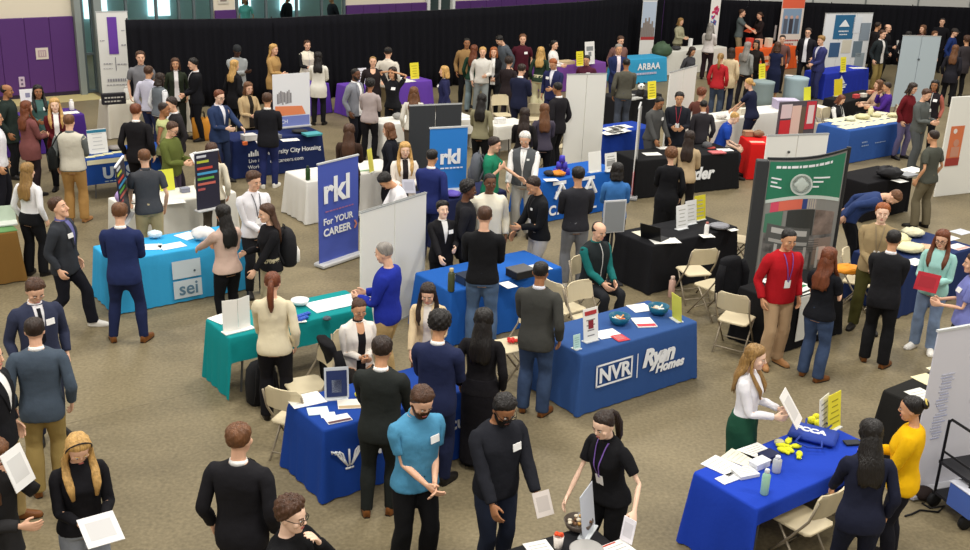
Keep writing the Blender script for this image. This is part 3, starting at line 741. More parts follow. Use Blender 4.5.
for i in range(5):
    a, b = Vector((*DP[i], 0)), Vector((*DP[i+1], 0)); d = b-a
    drape(a, math.atan2(d.y, d.x), d.length-.006, 2.15, i)
for i in range(4): drape(Vector((5.72, 37.77, 0))+RD.normalized()*(2.9*i), RANG, 2.894, 2.05, i+7)
# ---------------------------------------------------------------- tables
def qmid(a, b, t=.5): return a+(b-a)*t
class Tb: pass
def table(label, fl=None, fr=None, L=1.83, D=.76, rot=None, col='222222', h=.74, hem=None, wave=.010, flare=.035, cat='table', bl=None, br=None, group=None, name='exhibit_table', drop=None, legs=True):
    """folding table under a fitted or draped cloth; fl/fr/bl/br: where that top corner shows"""
    rz = PHI if rot is None else math.radians(rot)
    if fl and fr:
        a, b = G(*fl, h), G(*fr, h); rz = math.atan2(b.y-a.y, b.x-a.x)
        if L is None: L = (b-a).length
    u = Vector((math.cos(rz), math.sin(rz), 0)); v = Vector((-math.sin(rz), math.cos(rz), 0))
    if fl: c = G(*fl, h)+u*L/2+v*D/2
    elif fr: c = G(*fr, h)-u*L/2+v*D/2
    elif bl: c = G(*bl, h)+u*L/2-v*D/2
    else: c = G(*br, h)-u*L/2-v*D/2
    c.z = 0
    root = empty(name, label, cat, c, rz, group)
    block(c.x, c.y, rz, L/2+max(flare, 0)*.6, D/2+max(flare, 0)*.6)
    # perimeter
    r = .025; P = []
    for cx, cy, a0 in ((L/2-r, -D/2+r, -90), (L/2-r, D/2-r, 0), (-L/2+r, D/2-r, 90), (-L/2+r, -D/2+r, 180)):
        for k in range(5):
            a = math.radians(a0+k*22.5); P.append((cx+r*math.cos(a), cy+r*math.sin(a), math.cos(a), math.sin(a)))
    Q = []
    for i in range(len(P)):
        p, q = P[i], P[(i+1) % len(P)]; d = math.hypot(q[0]-p[0], q[1]-p[1]); n = max(1, int(d/.045))
        for k in range(n):
            t = k/n; Q.append([p[j]+(q[j]-p[j])*t for j in range(4)])
    N = len(Q); hem = hem or {}
    # hem height by side: front -y, right +x, back +y, left -x
    def hemz(x, y, nx, ny):
        k = 'f' if ny < -.75 else 'b' if ny > .75 else 'r' if nx > 0 else 'l'
        return hem.get(k, .015)
    V = []; F = []; lv = [0, .02, .25, .5, .75, 1]
    V += [(x-nx*.02, y-ny*.02, h) for x, y, nx, ny in Q]; V += [(x, y, h-.002) for x, y, nx, ny in Q]
    s = 0
    for t in lv[1:]:
        for i, (x, y, nx, ny) in enumerate(Q):
            zb = hemz(x, y, nx, ny); z = h-.008-(h-.008-zb)*t
            cor = abs(nx*ny)*2; k = (h-z)/h
            o = .006+flare*k+cor*.05*k+wave*k*math.sin((x*nx*0+x*abs(ny)+y*abs(nx))*34+1.3*math.sin((x+y)*9))
            V.append((x+nx*o, y+ny*o, z))
    for l in range(len(lv)):
        for i in range(N): F.append((l*N+i, l*N+(i+1) % N, (l+1)*N+(i+1) % N, (l+1)*N+i)[::-1])
    V.append((0, 0, h)); F += [(i, (i+1) % N, len(V)-1) for i in range(N)]
    cl = link(mesh('tablecloth', V, F, mat('tablecloth_'+col, col, .85, bump=.15, bscale=25, spec=.12), None, True), 'tablecloth', root)
    if legs:
        MB().box((0, 0, h-.032), (L-.06, D-.06, .04), bev=.01).build('tabletop', plain('c9c4b8'), root)
        for sx in (-1, 1):
            for sy in (-1, 1): MB().tube([(sx*(L/2-.22), sy*(D/2-.12), h-.05), (sx*(L/2-.16), sy*(D/2-.10), .0)], .014, 8).build('leg', plain('6a6a6c', .4, .6), root)
    t = Tb(); t.root = root; t.cloth = cl; t.L = L; t.D = D; t.h = h; t.rz = rz; t.c = c; t.u = u; t.v = v; t.flare = flare
    return t
def front(t, o, x, z, off=.020):
    """stand lettering on the front of the cloth, x from the left corner, baseline at z"""
    o.parent = t.cloth; k = (t.h-z)/t.h; ang = math.atan(t.flare/t.h)
    o.location = (x-t.L/2, -t.D/2-.006-t.flare*k-off, z); o.rotation_euler = (math.pi/2-ang*1.0, 0, 0); return o
WT = lambda: mat('white_print', 'eef0f2', .7)
def bars(rows, m, name='small_print'):
    """illegible printed lines: (x, y, length, height)"""
    mb = MB()
    for x, y, l, hh in rows:
        n = max(1, int(l/.06)); q = random.Random(int(x*100+y*77)); xx = x
        while xx < x+l-.01:
            wl = min(q.uniform(.03, .08), x+l-xx); mb.box((xx+wl/2, y, .001), (wl*.9, hh, .002)); xx += wl+.012
    return mb.build(name, m)
T = {}
T['nvr'] = t = table('dark blue exhibit table with a boxed white logo and candy bowls', fl=(582, 355), D=.82, col='34548c', wave=.006)
mb = MB(); w0, h0 = .56, .27
for a, b, c_, d in ((0, 0, w0, .022), (0, h0-.022, w0, .022), (0, 0, .022, h0), (w0-.022, 0, .022, h0)): mb.box((a+c_/2, b+d/2, .001), (c_, d, .003))
front(t, mb.build('logo_frame', WT()), .20, .30)
front(t, text('NVR', .245, WT(), bold=.008), .245, .35); mb = MB(); mb.box((0, .13, .001), (.012, .30, .003)); front(t, mb.build('divider', WT()), .84, .29)
front(t, text('Ryan', .29, WT(), bold=.014, shear=.25, spacing=.88), .92, .38); front(t, text('Homes', .16, WT(), bold=.008, shear=.25), 1.14, .26)
T['sei'] = t = table('light blue exhibit table with two pale squares on its front', fl=(112, 262), col='3aa4d8')
for z in (.36, .08):
    mb = MB(); mb.box((.2, .12, .001), (.40, .25, .003)); front(t, mb.build('logo_square', plain('c6d3da')), .78, z)
front(t, text('sei', .26, plain('5d7f96'), bold=.004), 0.85, .12, .024); mb = MB(); mb.lathe([(.016, 0), (.016, .003)], n=12); front(t, mb.build('logo_dot', plain('4a5a66')), 1.09, .44, .024)
T['uhc'] = t = table('navy exhibit table with white skyline logo and two lettered lines', fl=(233, 141.5), fr=(322, 132.5), L=None, col='202c58', wave=.005)
front(t, text('University City Housing', .125, WT(), bold=.002), .60, .42); front(t, text('uchcareers.com', .11, WT()), .72, .25)
front(t, text('Live it', .10, WT()), .28, .30); front(t, text('Work it', .10, WT()), .26, .18)
mb = MB()
for i, hh in enumerate((.06, .10, .07, .12, .09, .06)): mb.box((i*.045, hh/2, .001), (.035, hh, .003))
front(t, mb.build('skyline_logo', WT()), .30, .42)
T['uhs'] = t = table('blue exhibit table with big silver initials and bare legs showing', fl=(85, 160), L=1.55, col='1f4690', hem=dict(f=.28, l=.28, r=.28, b=.28), flare=.01, wave=.004)
front(t, text('UHS', .27, mat('silver_print', 'b9c4cc', .5), bold=.014, spacing=1.1), .28, .38); front(t, bars([(0, 0, .9, .018)], plain('9fb0bc')), .30, .32)
mb = MB(); mb.box((.75, .03, .001), (1.5, .08, .003)); front(t, mb.build('cloth_border', plain('e0dcbc')), .02, .655)
T['ryder'] = t = table('black exhibit table with large slanted white lettering', fl=(637, 161), fr=(739, 152), L=None, D=.8, col='1b1b1d', wave=.006)
front(t, text('Ryder', .33, WT(), bold=.014, shear=.2), .98, .28)
T['mid'] = t = table('black exhibit table with laptop and yellow flyer stand', fl=(652.5, 246), col='1d1d20', wave=.006)
T['royal'] = t = table('royal blue exhibit table with yellow gloves, bottles and tote bag', fl=(757, 509), L=1.8, D=.72, col='2142b4', hem=dict(f=.58), wave=.008)
T['bottom'] = t = table('black exhibit table cut by the bottom edge with snack bowl', br=(590, 524), rot=31, col='242426')
T['teal'] = t = table('teal exhibit table with tall folded white card and blue trinkets', fl=(229, 338), L=1.83, D=.64, col='148a8c', hem=dict(f=.44, b=.44, r=.3), flare=.05, wave=.012)
T['nel'] = t = table('deep blue exhibit table with a curled white corn-ear emblem', fl=(324, 431), L=1.83, D=.74, col='1c4090', flare=.05, wave=.012)
front(t, text('Ne', .24, WT(), bold=.004), .42, .36); front(t, text('cula', .20, WT(), bold=.004), 1.40, .36)
mb = MB()
for s in (-1, 1):
    for k in range(3):
        mb.tube([(0.02*s, .0, .002), (s*(.05+.02*k), .07+.01*k, .002), (s*(.07+.035*k), .14+.02*k*(1 if k < 2 else .6), .002), (s*(.10+.045*k), .17+.012*k, .002), (s*(.12+.03*k), .13+.02*k, .002)], .009, 6)
mb.box((0, -.025, .002), (.09, .02, .004)); mb.tube([(0, 0, .002), (0, .17, .002)], .010, 6)
front(t, mb.build('corn_emblem', WT(), smooth=True), .24, .33)
T['cal'] = t = table('bright blue exhibit table with white roof-shaped emblem', fl=(541.5, 182), L=1.83, col='1f5cb2', wave=.005)
front(t, text('CAPITAL', .24, WT(), bold=.008, spacing=1.25), .16, .12)
mb = MB()
for a in (.28, .95): 
    mb.tube([(a-.12, 0, .002), (a+.02, .26, .002)], .03, 6); mb.tube([(a+.02, .26, .002), (a+.16, 0, .002)], .03, 6); mb.box((a-.03, .28, .002), (.30, .06, .004)); mb.box((a+.0, .11, .002), (.22, .05, .004))
front(t, mb.build('peak_emblem', WT()), .14, .40)
T['rklb'] = t = table('medium blue exhibit table with dark boxes behind standing man in jeans', fl=(451, 292), L=1.82, D=.82, col='2560b4', hem=dict(r=.015))
T['rb2'] = t = table('long blue exhibit table covered in cream handouts', fl=(850, 131), L=1.95, D=.85, col='33589e', wave=.005)
front(t, bars([(0, .08, .20, .03), (0, 0, .26, .025), (.5, .02, .40, .022)], plain('8fa3c4'), 'lettering'), .45, .36)
T['mtn'] = t = table('cobalt blue exhibit table with white mountain emblem', fl=(826, 74), fr=(869, 68), L=None, D=.7, col='2636a4', wave=.012)
mb = MB(); mb.plate([(-.22, 0, 0), (.22, 0, 0), (.08, .14, 0), (.0, .24, 0), (-.08, .14, 0)], .003); mb.box((0, -.05, .001), (.60, .03, .003)); mb.box((0, -.11, .001), (.5, .05, .003)); mb.box((0, -.19, .001), (.3, .04, .003))
front(t, mb.build('mountain_emblem', WT()), .78, .40)
T['arb'] = t = table('turquoise exhibit table with two rows of white lettering', fl=(625, 60), fr=(667, 57), L=None, D=.7, col='3a9cc8', wave=.006)
front(t, text('ARBAA', .26, WT(), bold=.008, spacing=1.1), .50, .42); front(t, bars([(0, 0, .95, .06)], plain('c9c4dc')), .30, .30)
T['whitefar'] = table('white exhibit table below the woman in patterned shirt', fl=(667, 52), fr=(727, 47), L=None, D=.7, col='dcdad0')
T['orange'] = t = table('orange exhibit table near the tall photo banner', fl=(752, 50), fr=(797, 46), L=None, D=.7, col='e8622c')
front(t, bars([(.2, .1, 1.0, .12), (.1, -.1, .8, .10)], plain('f2c6a4'), 'lettering'), .2, .35)
T['purA'] = table('purple exhibit table with white runner by the black drapes', fl=(352, 88), fr=(432, 80), L=None, D=.7, col='6a44ac')
T['purB'] = table('purple exhibit table with yellow sign and papers by the drapes', fl=(548, 67), fr=(606, 62), L=None, D=.7, col='7a4a9a')
T['purC'] = table('purple exhibit table beside the purple padded wall', fr=(84, 114), L=1.83, D=.76, col='4a2d80')
T['purD'] = table('purple exhibit table cut by the picture edge near the padded wall', fr=(-6, 131), L=1.4, D=.76, rot=37, col='4e2f86')
T['wround'] = table('white draped table holding a dark green bottle', fl=(307, 182), L=1.9, D=.80, col='dedbd4', wave=.016, flare=.04)
T['purE'] = table('purple exhibit table next to woman in white jacket', fl=(296, 88), fr=(329, 83), L=None, D=.6, col='5a3a9c')
T['whiteL'] = table('crumpled white table in front of the white purple-striped banner', fl=(108, 105), fr=(188, 99), L=None, D=.7, col='d8d2c2', wave=.022, flare=.06)
T['whiteB'] = table('white table with two colour-striped dark display stands', fl=(126, 209), fr=(236, 192), L=None, D=.72, col='e2dfd4', flare=.01, hem=dict(f=.06, l=.2))
T['brown'] = t = table('brown draped table with a green runner at the picture edge', fr=(17, 231), L=1.6, D=.76, col='7d5c2e', wave=.012)
MB().box((0, 0, t.h+.006), (t.L+.02, .74, .010)).build('runner', mat('green_runner', '5d8a52', .8), t.root)
T['red'] = table('bright red exhibit table with rounded drape and gifts', fl=(752, 144), L=1.4, D=.76, rot=6, col='d0201e', wave=.014, flare=.05)
T['dark'] = table('black stretch-cloth table with bag and white sheets', fl=(868, 184), L=1.4, D=.76, col='19181b', flare=-.03, wave=.004)
T['brblack'] = table('black table with loose white flyers next to the pale banner', bl=(883, 390), L=1.83, D=.52, col='232220')
T['rmid'] = table('navy table heaped with cream shirts and brochures', fl=(905, 268), L=1.83, D=.85, col='26345e')
T['sign'] = t = table('black table with white striped runner under the green display', fl=(778, 302), L=1.35, D=.64, col='171719', wave=.006)
def runner(t, x0, x1, m, drop=.5):
    mb = MB(); mb.box(((x0+x1)/2-t.L/2, 0, t.h+.004), (x1-x0, t.D+.03, .006)); mb.box(((x0+x1)/2-t.L/2, -t.D/2-.05, t.h-drop/2), (x1-x0, .008, drop)); return mb.build('runner', m, t.root)
o = runner(t, .40, .86, plain('e4e4dc'), .62)
mb = MB()
for k, y in enumerate((-.28, -.14, .0, .14, .27)): mb.box((.63-t.L/2, y, t.h+.010), (.34, .05 if k % 2 else .035, .004), k % 2, rot=.12)
mb.build('runner_stripe', [plain('1c2420'), plain('2f7a4e')], o)
T['blueP'] = table('blue exhibit table topped with white papers behind the tall white board', fl=(603, 134), L=1.5, D=.7, col='1f3f9c')
T['mags'] = table('black table holding stacked magazines and a panda plush', fl=(617, 99), fr=(662, 94), L=None, D=.7, col='232326')
T['centre'] = table('white table behind the charcoal divider panels', fl=(384, 125), fr=(472, 116), L=None, D=.7, col='e4e2da', hem=dict(f=.35))
T['wright'] = table('white table with lilac basket and red display board', fl=(756, 114), fr=(829, 107), L=None, D=.7, col='e6e4de')
T['blackR'] = table('black table with red and white trinkets below the pale blue panels', fl=(846, 102), fr=(884, 93), L=None, D=.6, col='1b1a1c')
T['wmid'] = table('white table behind woman in red sweater', fl=(712, 122), fr=(752, 116), L=None, D=.7, col='e2dfd6')
T['chairs'] = table('small white table amid tan chairs', fl=(497, 127), L=.9, D=.6, col='e0ddd2', hem=dict(f=.45, r=.45, l=.45))
def drum(px, py, h, r, label, col):
    g = G(px, py, h); root = empty('cocktail_table', label, 'table', (g.x, g.y, 0))
    mb = MB(); mb.lathe([(r*.98, 0.01), (r*.93, h*.4), (r*.97, h*.9), (r, h-.01), (r*.9, h)], n=28); mb.build('tablecloth', mat('tablecloth_'+col, col, .8, bump=.2, bscale=12), root, True)
    for k in range(3): MB().tube([(.05*math.cos(k*2.1), .05*math.sin(k*2.1), h-.1), (r*.8*math.cos(k*2.1), r*.8*math.sin(k*2.1), .0)], .012, 6).build('leg', plain('555555'), root)
    return root
drum(797, 77, .76, .34, 'round table in silver-blue cloth between man in suits and navy dress', '9fb4bc')
drum(763, 81, .76, .33, 'round table in grey pleated cloth with yellow sign', '8a9a9c')

# ---------------------------------------------------------------- folding chairs
def make_chair(label, loc, rz, col='d8c9a8', group=None):
    root = empty('folding_chair', label, 'chair', loc, rz, group)
    return root
def chair_parts():
    cm = mat('chair_plastic', 'd6c8a6', .5); fm = plain('a09480', .4, .3); out = []
    mb = MB(); mb.loft([[(x*k, y*k+oy, z) for x, y in ((-.20, -.18), (-.16, -.21), (.16, -.21), (.20, -.18), (.19, .17), (.15, .20), (-.15, .20), (-.19, .17))] for k, z, oy in ((.96, .425, 0), (1, .432, 0), (1, .448, 0), (.95, .455, 0))]); out.append(('seat', mb, cm))
    mb = MB(); R = []
    for z, w0 in ((.62, .19), (.64, .205), (.74, .21), (.83, .20), (.865, .16)):
        R.append([(w0*x, .20+y+.035*(1-x*x)+(z-.62)*.18, z) for x, y in ((-1, 0), (-.5, 0), (0, 0), (.5, 0), (1, 0), (1, .018), (.5, .018), (0, .018), (-.5, .018), (-1, .018))])
    mb.loft(R); out.append(('backrest', mb, cm))
    for s in (-1, 1):
        mb = MB(); mb.tube([(s*.215, .27, .82), (s*.215, .20, .60), (s*.215, .05, .38), (s*.21, -.24, .0)], .012, 8); out.append(('leg', mb, fm))
        mb = MB(); mb.tube([(s*.195, -.10, .43), (s*.195, .22, .0)], .012, 8); out.append(('leg', mb, fm))
    mb = MB(); mb.tube([(-.215, -.17, .10), (.215, -.17, .10)], .009, 6); out.append(('crossbar', mb, fm))
    mb = MB(); mb.tube([(-.195, .17, .08), (.195, .17, .08)], .009, 6); out.append(('crossbar', mb, fm))
    return [(n, mesh(n, m.v, m.f, mt, None, n in ('leg', 'crossbar'))) for n, m, mt in out]
_cp = None
def chair(loc, face, label, group=None, fix=True):
    """face: compass way the sitter looks, in room degrees (0 = -Y)"""
    global _cp
    if _cp is None: _cp = chair_parts()
    if fix:
        loc = settle(loc[0], loc[1], .25, .44, reach=.6); CIR.append((loc[0], loc[1], .22))
    root = empty('folding_chair', label, 'chair', (loc[0], loc[1], 0), math.radians(face), group)
    for n, me in _cp: link(me, n, root)
    return root

# ---------------------------------------------------------------- boards, banners, stands
def board(name, label, cat, a, b, h, th, panels, m, base=None, group=None, z0=0.0, tiltx=0.0):
    """upright board between floor points a and b, split in panels (each a child)"""
    a = Vector((a[0], a[1], 0)); b = Vector((b[0], b[1], 0)); d = b-a; rz = math.atan2(d.y, d.x); wd = d.length
    root = empty(name, label, cat, (a+b)/2, rz, group)
    for k in range(panels):
        x0 = -wd/2+wd/panels*k
        mb = MB(); mb.box((x0+wd/panels/2, 0, z0+(h-z0)/2), (wd/panels-.012, th, h-z0), bev=.006); mb.build('panel', m, root)
        if panels > 1:
            for zz in (z0+.01, h-.01): MB().box((x0+wd/panels/2, 0, zz), (wd/panels-.004, th+.012, .02)).build('edge_rail', plain('b4b6b4', .4), root)
    if base:
        MB().box((0, .0, .04), (wd+.02, .22, .07), bev=.02).build('base', plain(base, .4), root)
        MB().box((0, 0, h+.01), (wd+.01, .03, .025)).build('top_rail', plain('c6c8c8', .4), root)
        MB().tube([(0, .03, .06), (0, .03, h)], .012, 8).build('pole', plain('9a9a9a', .4), root)
    block((a.x+b.x)/2, (a.y+b.y)/2, rz, wd/2, .11 if base else th/2)
    root['w'] = wd; root['th'] = th
    return root
def face_(root, o, x, z, th=.02):
    o.parent = root; o.location = (x-root['w']/2, -th, z); o.rotation_euler = (math.pi/2, 0, 0); return o
def rect(w0, h0, m, name='print_block'):
    mb = MB(); mb.box((w0/2, h0/2, 0), (w0, h0, .004)); return mb.build(name, m)
def poly(pts, m, name):
    mb = MB(); mb.plate([(x, y, -.002) for x, y in pts], .004); return mb.build(name, m)
a, b = G(319, 268.5), G(358.5, 255)
r = board('retractable_banner', 'tall violet-blue banner with three big white letters and a slogan', 'banner', a, b, 1.60, .014, 1, mat('rkl_violet', '4c5db4', .45), 'c8c8c8')
w0 = r['w']
face_(r, text('rkl', w0*.62, WT(), bold=.016), w0*.10, 1.0); face_(r, text('For YOUR', w0*.165, WT(), bold=.003), w0*.10, .66); face_(r, text('CAREER', w0*.19, WT(), bold=.005), w0*.10, .48)
face_(r, poly([(0, 0), (.03, 0), (.075, .065), (.03, .13), (0, .13), (.04, .065)], plain('d08a70'), 'chevron'), w0*.86, .475); face_(r, bars([(0, 0, w0*.7, .02)], plain('a06a90')), w0*.15, .86)
T['navy'] = table('navy table carrying the bright blue banner', fl=(432, 203), L=1.5, D=.7, col='242a4c')
t = T['navy']; a = t.c+t.v*.1-t.u*.52; b = a+Vector((math.cos(.40), math.sin(.40), 0))*.66
r = board('retractable_banner', 'bright blue banner with three white letters before the charcoal panels', 'banner', a, b, 1.08, .014, 1, mat('rkl_blue', '2f7fd0', .45), 'c0c4c8'); r.location.z = .744
w0 = r['w']; face_(r, text('rkl', w0*.50, WT(), bold=.014), w0*.27, .50); face_(r, bars([(0, 0, w0*.6, .022)], WT()), w0*.28, .42)
a, b = G(409, 105, 1.9), G(462, 103, 1.9)
board('divider_panel', 'charcoal folding divider panels behind the bright blue banner', 'panel', a, b, 1.9, .03, 2, mat('charcoal_board', '37393b', .8))
a, b = G(567, 74, 2.0), G(607, 73, 2.0)
board('divider_panel', 'tall plain white double board in the middle of the hall', 'panel', a, b, 2.0, .03, 2, mat('white_board', 'efeee6', .7))
a, b = G(360, 212, 1.68), G(426, 192, 1.68)
r = board('divider_panel', 'white double board beside man in royal blue sweater', 'panel', a, b, 1.68, .03, 2, mat('white_board', 'efeee6', .7))
a, b = G(670, 72, 2.0), G(697, 65, 2.0)
board('divider_panel', 'white double board behind man with red lanyard', 'panel', a, b, 2.0, .03, 2, mat('white_board', 'efeee6', .7))
a, b = G(767, 135, 2.0), G(829, 133, 2.0)
r = board('divider_panel', 'white double board directly behind the green display', 'panel', a, b, 2.0, .03, 2, mat('white_board', 'efeee6', .7))
mb = MB(); mb.lathe([(.02, 0), (.02, .02)], n=10); o = mb.build('latch', plain('404040')); face_(r, o, r['w']*.37, 1.72)
a, b = G(903, 35, 2.0), G(941.5, 36, 2.0)
r = board('divider_panel', 'pale blue-grey double board near the far corner', 'panel', a, b, 2.0, .03, 2, mat('pale_board', 'b4c2ca', .7))
mb = MB(); mb.lathe([(.03, 0), (.03, .02)], n=10); face_(r, mb.build('latch', plain('505860')), r['w']*.5, 1.35)
a, b = G(102.5, 97), G(133.5, 95.5)
r = board('retractable_banner', 'white banner with broad purple stripe near the steel column', 'banner', a, b, 2.12, .014, 1, mat('banner_white', 'ecebe6', .5), '2a2a2c')
w0 = r['w']; face_(r, rect(w0*.30, .92, mat('stripe_purple', '6f42a8', .6)), w0*.33, 1.08); face_(r, rect(.012, .34, plain('57506a')), w0*.50, .66)
face_(r, bars([(w0*.06, 1.42, .12, .02), (w0*.75, 1.66, .10, .02), (w0*.72, 1.30, .12, .03), (w0*.12, .84, w0*.28, .025), (w0*.55, .82, w0*.32, .025), (w0*.1, .72, w0*.3, .012), (w0*.2, .42, w0*.6, .07), (w0*.16, .30, w0*.7, .02)], plain('9a98a0')), 0, 0)
a, b = G(643, 1, 2.1), G(657.5, 1, 2.1)
r = board('retractable_banner', 'narrow banner printed with a city skyline and red band', 'banner', a, b, 2.12, .014, 1, mat('banner_white', 'ecebe6', .5), 'bbbbbb')
w0 = r['w']; face_(r, rect(w0*.94, 1.15, plain('b9c6d8')), w0*.03, .93, .010); face_(r, rect(w0*.94, .10, plain('b03a3a')), w0*.03, .86, .012)
mb = MB()
for i, hh in enumerate((.3, .45, .6, .5, .62, .42, .5, .3)): mb.box((w0*.06+i*w0*.118, hh/2, 0), (w0*.11, hh, .004))
face_(r, mb.build('skyline_print', plain('8a7f78')), 0, .96, .013)
a, b = G(712, -6, 2.32), G(722, -6, 2.32)
r = board('retractable_banner', 'slim banner patterned in pink, white and blue', 'banner', a, b, 2.34, .014, 1, mat('banner_white', 'ecebe6', .5), 'bbbbbb')
w0 = r['w']; mb = MB(); q = random.Random(4)
for i in range(16): mb.plate([(q.uniform(.02, w0-.16), q.uniform(.9, 1.9), .0)]*0 or (lambda x, y, a: [(x, y, -.002), (x+.12, y+a, -.002), (x+.12, y+a+.08, -.002), (x, y+.08, -.002)])(q.uniform(.02, w0-.16), q.uniform(.95, 1.9), q.uniform(-.1, .12)), .004, i % 3)
face_(r, mb.build('pattern_print', [plain('d0407a'), plain('c83a5a'), plain('4a70b0')]), 0, 0, .012)
a, b = G(783, -3, 2.25), G(806, -3, 2.25)
r = board('retractable_banner', 'orange topped banner with a photo print of people', 'banner', a, b, 2.27, .014, 1, mat('banner_pale', 'e8ded4', .5), 'bbbbbb')
w0 = r['w']; face_(r, rect(w0*.96, .34, plain('e8694a')), w0*.02, 1.88, .011); face_(r, rect(w0*.8, .84, plain('8aa4c0')), w0*.1, 1.02, .011)
mb = MB()
for i, (x, c_) in enumerate(((.18, 0), (.42, 1), (.66, 0))): mb.box((w0*x+.06, .28, 0), (.16, .5, .004), c_); mb.lathe([(.06, 0), (.06, .004)], (w0*x+.06, .58, -.002), 12, 2)
face_(r, mb.build('photo_print', [plain('5a6474'), plain('44424a'), plain('d0a898')]), 0, 1.0, .014); face_(r, bars([(0, 0, w0*.8, .05), (0, -.12, w0*.6, .05)], plain('b04038')), w0*.1, .8, .012)
# white booth display with blue square sign
a, b = G(826, 13, 2.12), G(873, 12.5, 2.12)
r = board('booth_display', 'white booth wall with a blue square sign and photo prints', 'display', a, b, 2.12, .06, 3, mat('display_white', 'e6e8ea', .6)); w0 = r['w']
face_(r, rect(w0*.42, .74, plain('2f6a92')), w0*.20, 1.32, .036); mb = MB(); mb.plate([(-.20, 0, 0), (.20, 0, 0), (.08, .14, 0), (0, .22, 0), (-.1, .12, 0)], .004); face_(r, mb.build('mountain_emblem', WT()), w0*.41, 1.70, .042)
face_(r, bars([(0, .1, .4, .04), (.05, 0, .3, .03)], WT()), w0*.41-.2, 1.46, .042)
for x, z, w1, h1, c_ in ((.16, .82, .22, .45, '3f5f86'), (.66, .80, .20, .5, '6e7f8c'), (.60, 1.60, .18, .5, 'dfe4ea'), (.76, 1.35, .22, .55, '8c98a4'), (.42, .95, .2, .4, 'd8d2c0'), (.74, .40, .2, .5, '9aa6ae')): face_(r, rect(w0*w1, h1, plain(c_), 'photo_print'), w0*x, z*.93, .036)
# big green pop-up display
A, B = G(757, 285), G(833, 279)
A = G(769, 161, 2.0); B = G(848, 148, 2.25)
root = empty('pop_up_display', 'large curved display with green top and grey machinery photo', 'display', ((A.x+B.x)/2, (A.y+B.y)/2, 0), math.atan2(B.y-A.y, B.x-A.x)); Lw = math.hypot(B.x-A.x, B.y-A.y)
def arc(x, z, off): # the face bows towards the viewer
    t = x/Lw; return (x-Lw/2, -.22*math.sin(math.pi*t)-off, z)
def htop(x): return 2.02+.20*(x/Lw)
def bent(x0, x1, z0, z1, off, m, name, parent, nx=14, th=.012, mi=None):
    V = []; F = []
    for o in (off, off-th):
        for i in range(nx+1):
            x = x0+(x1-x0)*i/nx
            za = z0(x) if callable(z0) else z0; zb = z1(x) if callable(z1) else z1
            V.append(arc(x, za, o)); V.append(arc(x, zb, o))
    n = 2*(nx+1)
    for i in range(nx):
        a = 2*i; F += [(a, a+2, a+3, a+1), (n+a+1, n+a+3, n+a+2, n+a), (a+1, a+3, n+a+3, n+a+1), (n+a, n+a+2, a+2, a)]
    F += [(0, 1, n+1, n), (n-2, 2*n-2, 2*n-1, n-1)]
    return link(mesh(name, V, F, m), name, parent)
pan = bent(0, Lw, .10, htop, 0, mat('display_grey', '8a8a86', .5), 'graphic_panel', root, th=.03)
band = lambda x: 1.42+.12*math.sin(math.pi*x/Lw)+.10*x/Lw
bent(.02, Lw-.02, band, lambda x: htop(x)-.03, .004, mat('display_green', '2f7a5c', .5), 'green_header', pan)
bent(.02, Lw-.02, lambda x: band(x)-.05, band, .005, plain('c9d4cc'), 'pale_stripe', pan)
for x0, x1, c_ in ((.16, .34, 'd8506a'), (.34, .86, 'e0705a'), (.87, 1.2, '3a4a86'), (1.21, Lw-.08, 'b8b0a0')): bent(x0*Lw/1.85, min(x1*Lw/1.85, Lw-.03), lambda x: band(x)-.20, lambda x: band(x)-.055, .005, plain(c_), 'colour_block', pan, 6)
bent(.04, .45*Lw/1.85, .95, lambda x: band(x)-.21, .005, plain('4e8068'), 'photo_print', pan, 6)
bent(.55*Lw/1.85, 1.2*Lw/1.85, 1.0, lambda x: band(x)-.21, .005, plain('3c3e3c'), 'photo_print', pan, 6)
bent(1.22*Lw/1.85, Lw-.06, 1.0, lambda x: band(x)-.21, .005, mat('photo_brown', '7a6c64', .6, vary=.6, vscale=5), 'photo_print', pan, 6)
bent(.05, Lw-.05, .30, 1.0, .004, mat('photo_machine', '72706e', .5, vary=.7, vscale=6), 'machinery_photo', pan)
for k in range(5): bent(.15+.08*k, Lw-.25, .78+.035*k, .79+.035*k, .008, plain('5a5856'), 'machine_rail', pan)
for k in range(6): bent(.3+.2*k, .33+.2*k, .34, .75, .008, plain('4c4a48'), 'machine_post', pan, 2)
bent(.10, .70*Lw/1.85, .34, .52, .007, plain('9a6a66'), 'photo_print', pan, 6)
mb = MB(); c0 = arc(Lw*.42, 1.74, .012)
mb.loft([[(c0[0]+r_*math.cos(t), c0[1]-o_, c0[2]+r_*math.sin(t)) for t in np.arange(24)*2*math.pi/24] for r_, o_ in ((.155, 0), (.155, .006), (.13, .006), (.13, 0))])
mb.ell((c0[0], c0[1], c0[2]), (.07, .012, .10)); mb.ell((c0[0], c0[1]-.004, c0[2]), (.10, .008, .05)); mb.build('round_seal', plain('c8d4cc'), pan)
q = random.Random(9); xx = .18
while xx < 1.5:
    wl = q.uniform(.05, .16); bent(xx*Lw/1.85, (xx+wl)*Lw/1.85, lambda x: htop(x)-.125, lambda x: htop(x)-.09, .008, WT(), 'small_print', pan, 2); xx += wl+.025
for x, z, l in ((1.05, 1.86, .42), (1.05, 1.80, .26), (1.05, 1.73, .16), (.10, 1.78, .22), (.10, 1.72, .14), (.10, 1.66, .24)):
    bent(x*Lw/1.85, (x+l)*Lw/1.85, z-.022, z, .008, WT(), 'small_print', pan, 4)
bent(.08, .62*Lw, .80, 1.10, .007, plain('5c5d5b'), 'machine_rail', pan); bent(.14, .58*Lw, .98, 1.06, .009, plain('c0bfbb'), 'machine_rail', pan); bent(.12, .60*Lw, .84, .89, .009, plain('a8a7a3'), 'machine_rail', pan)
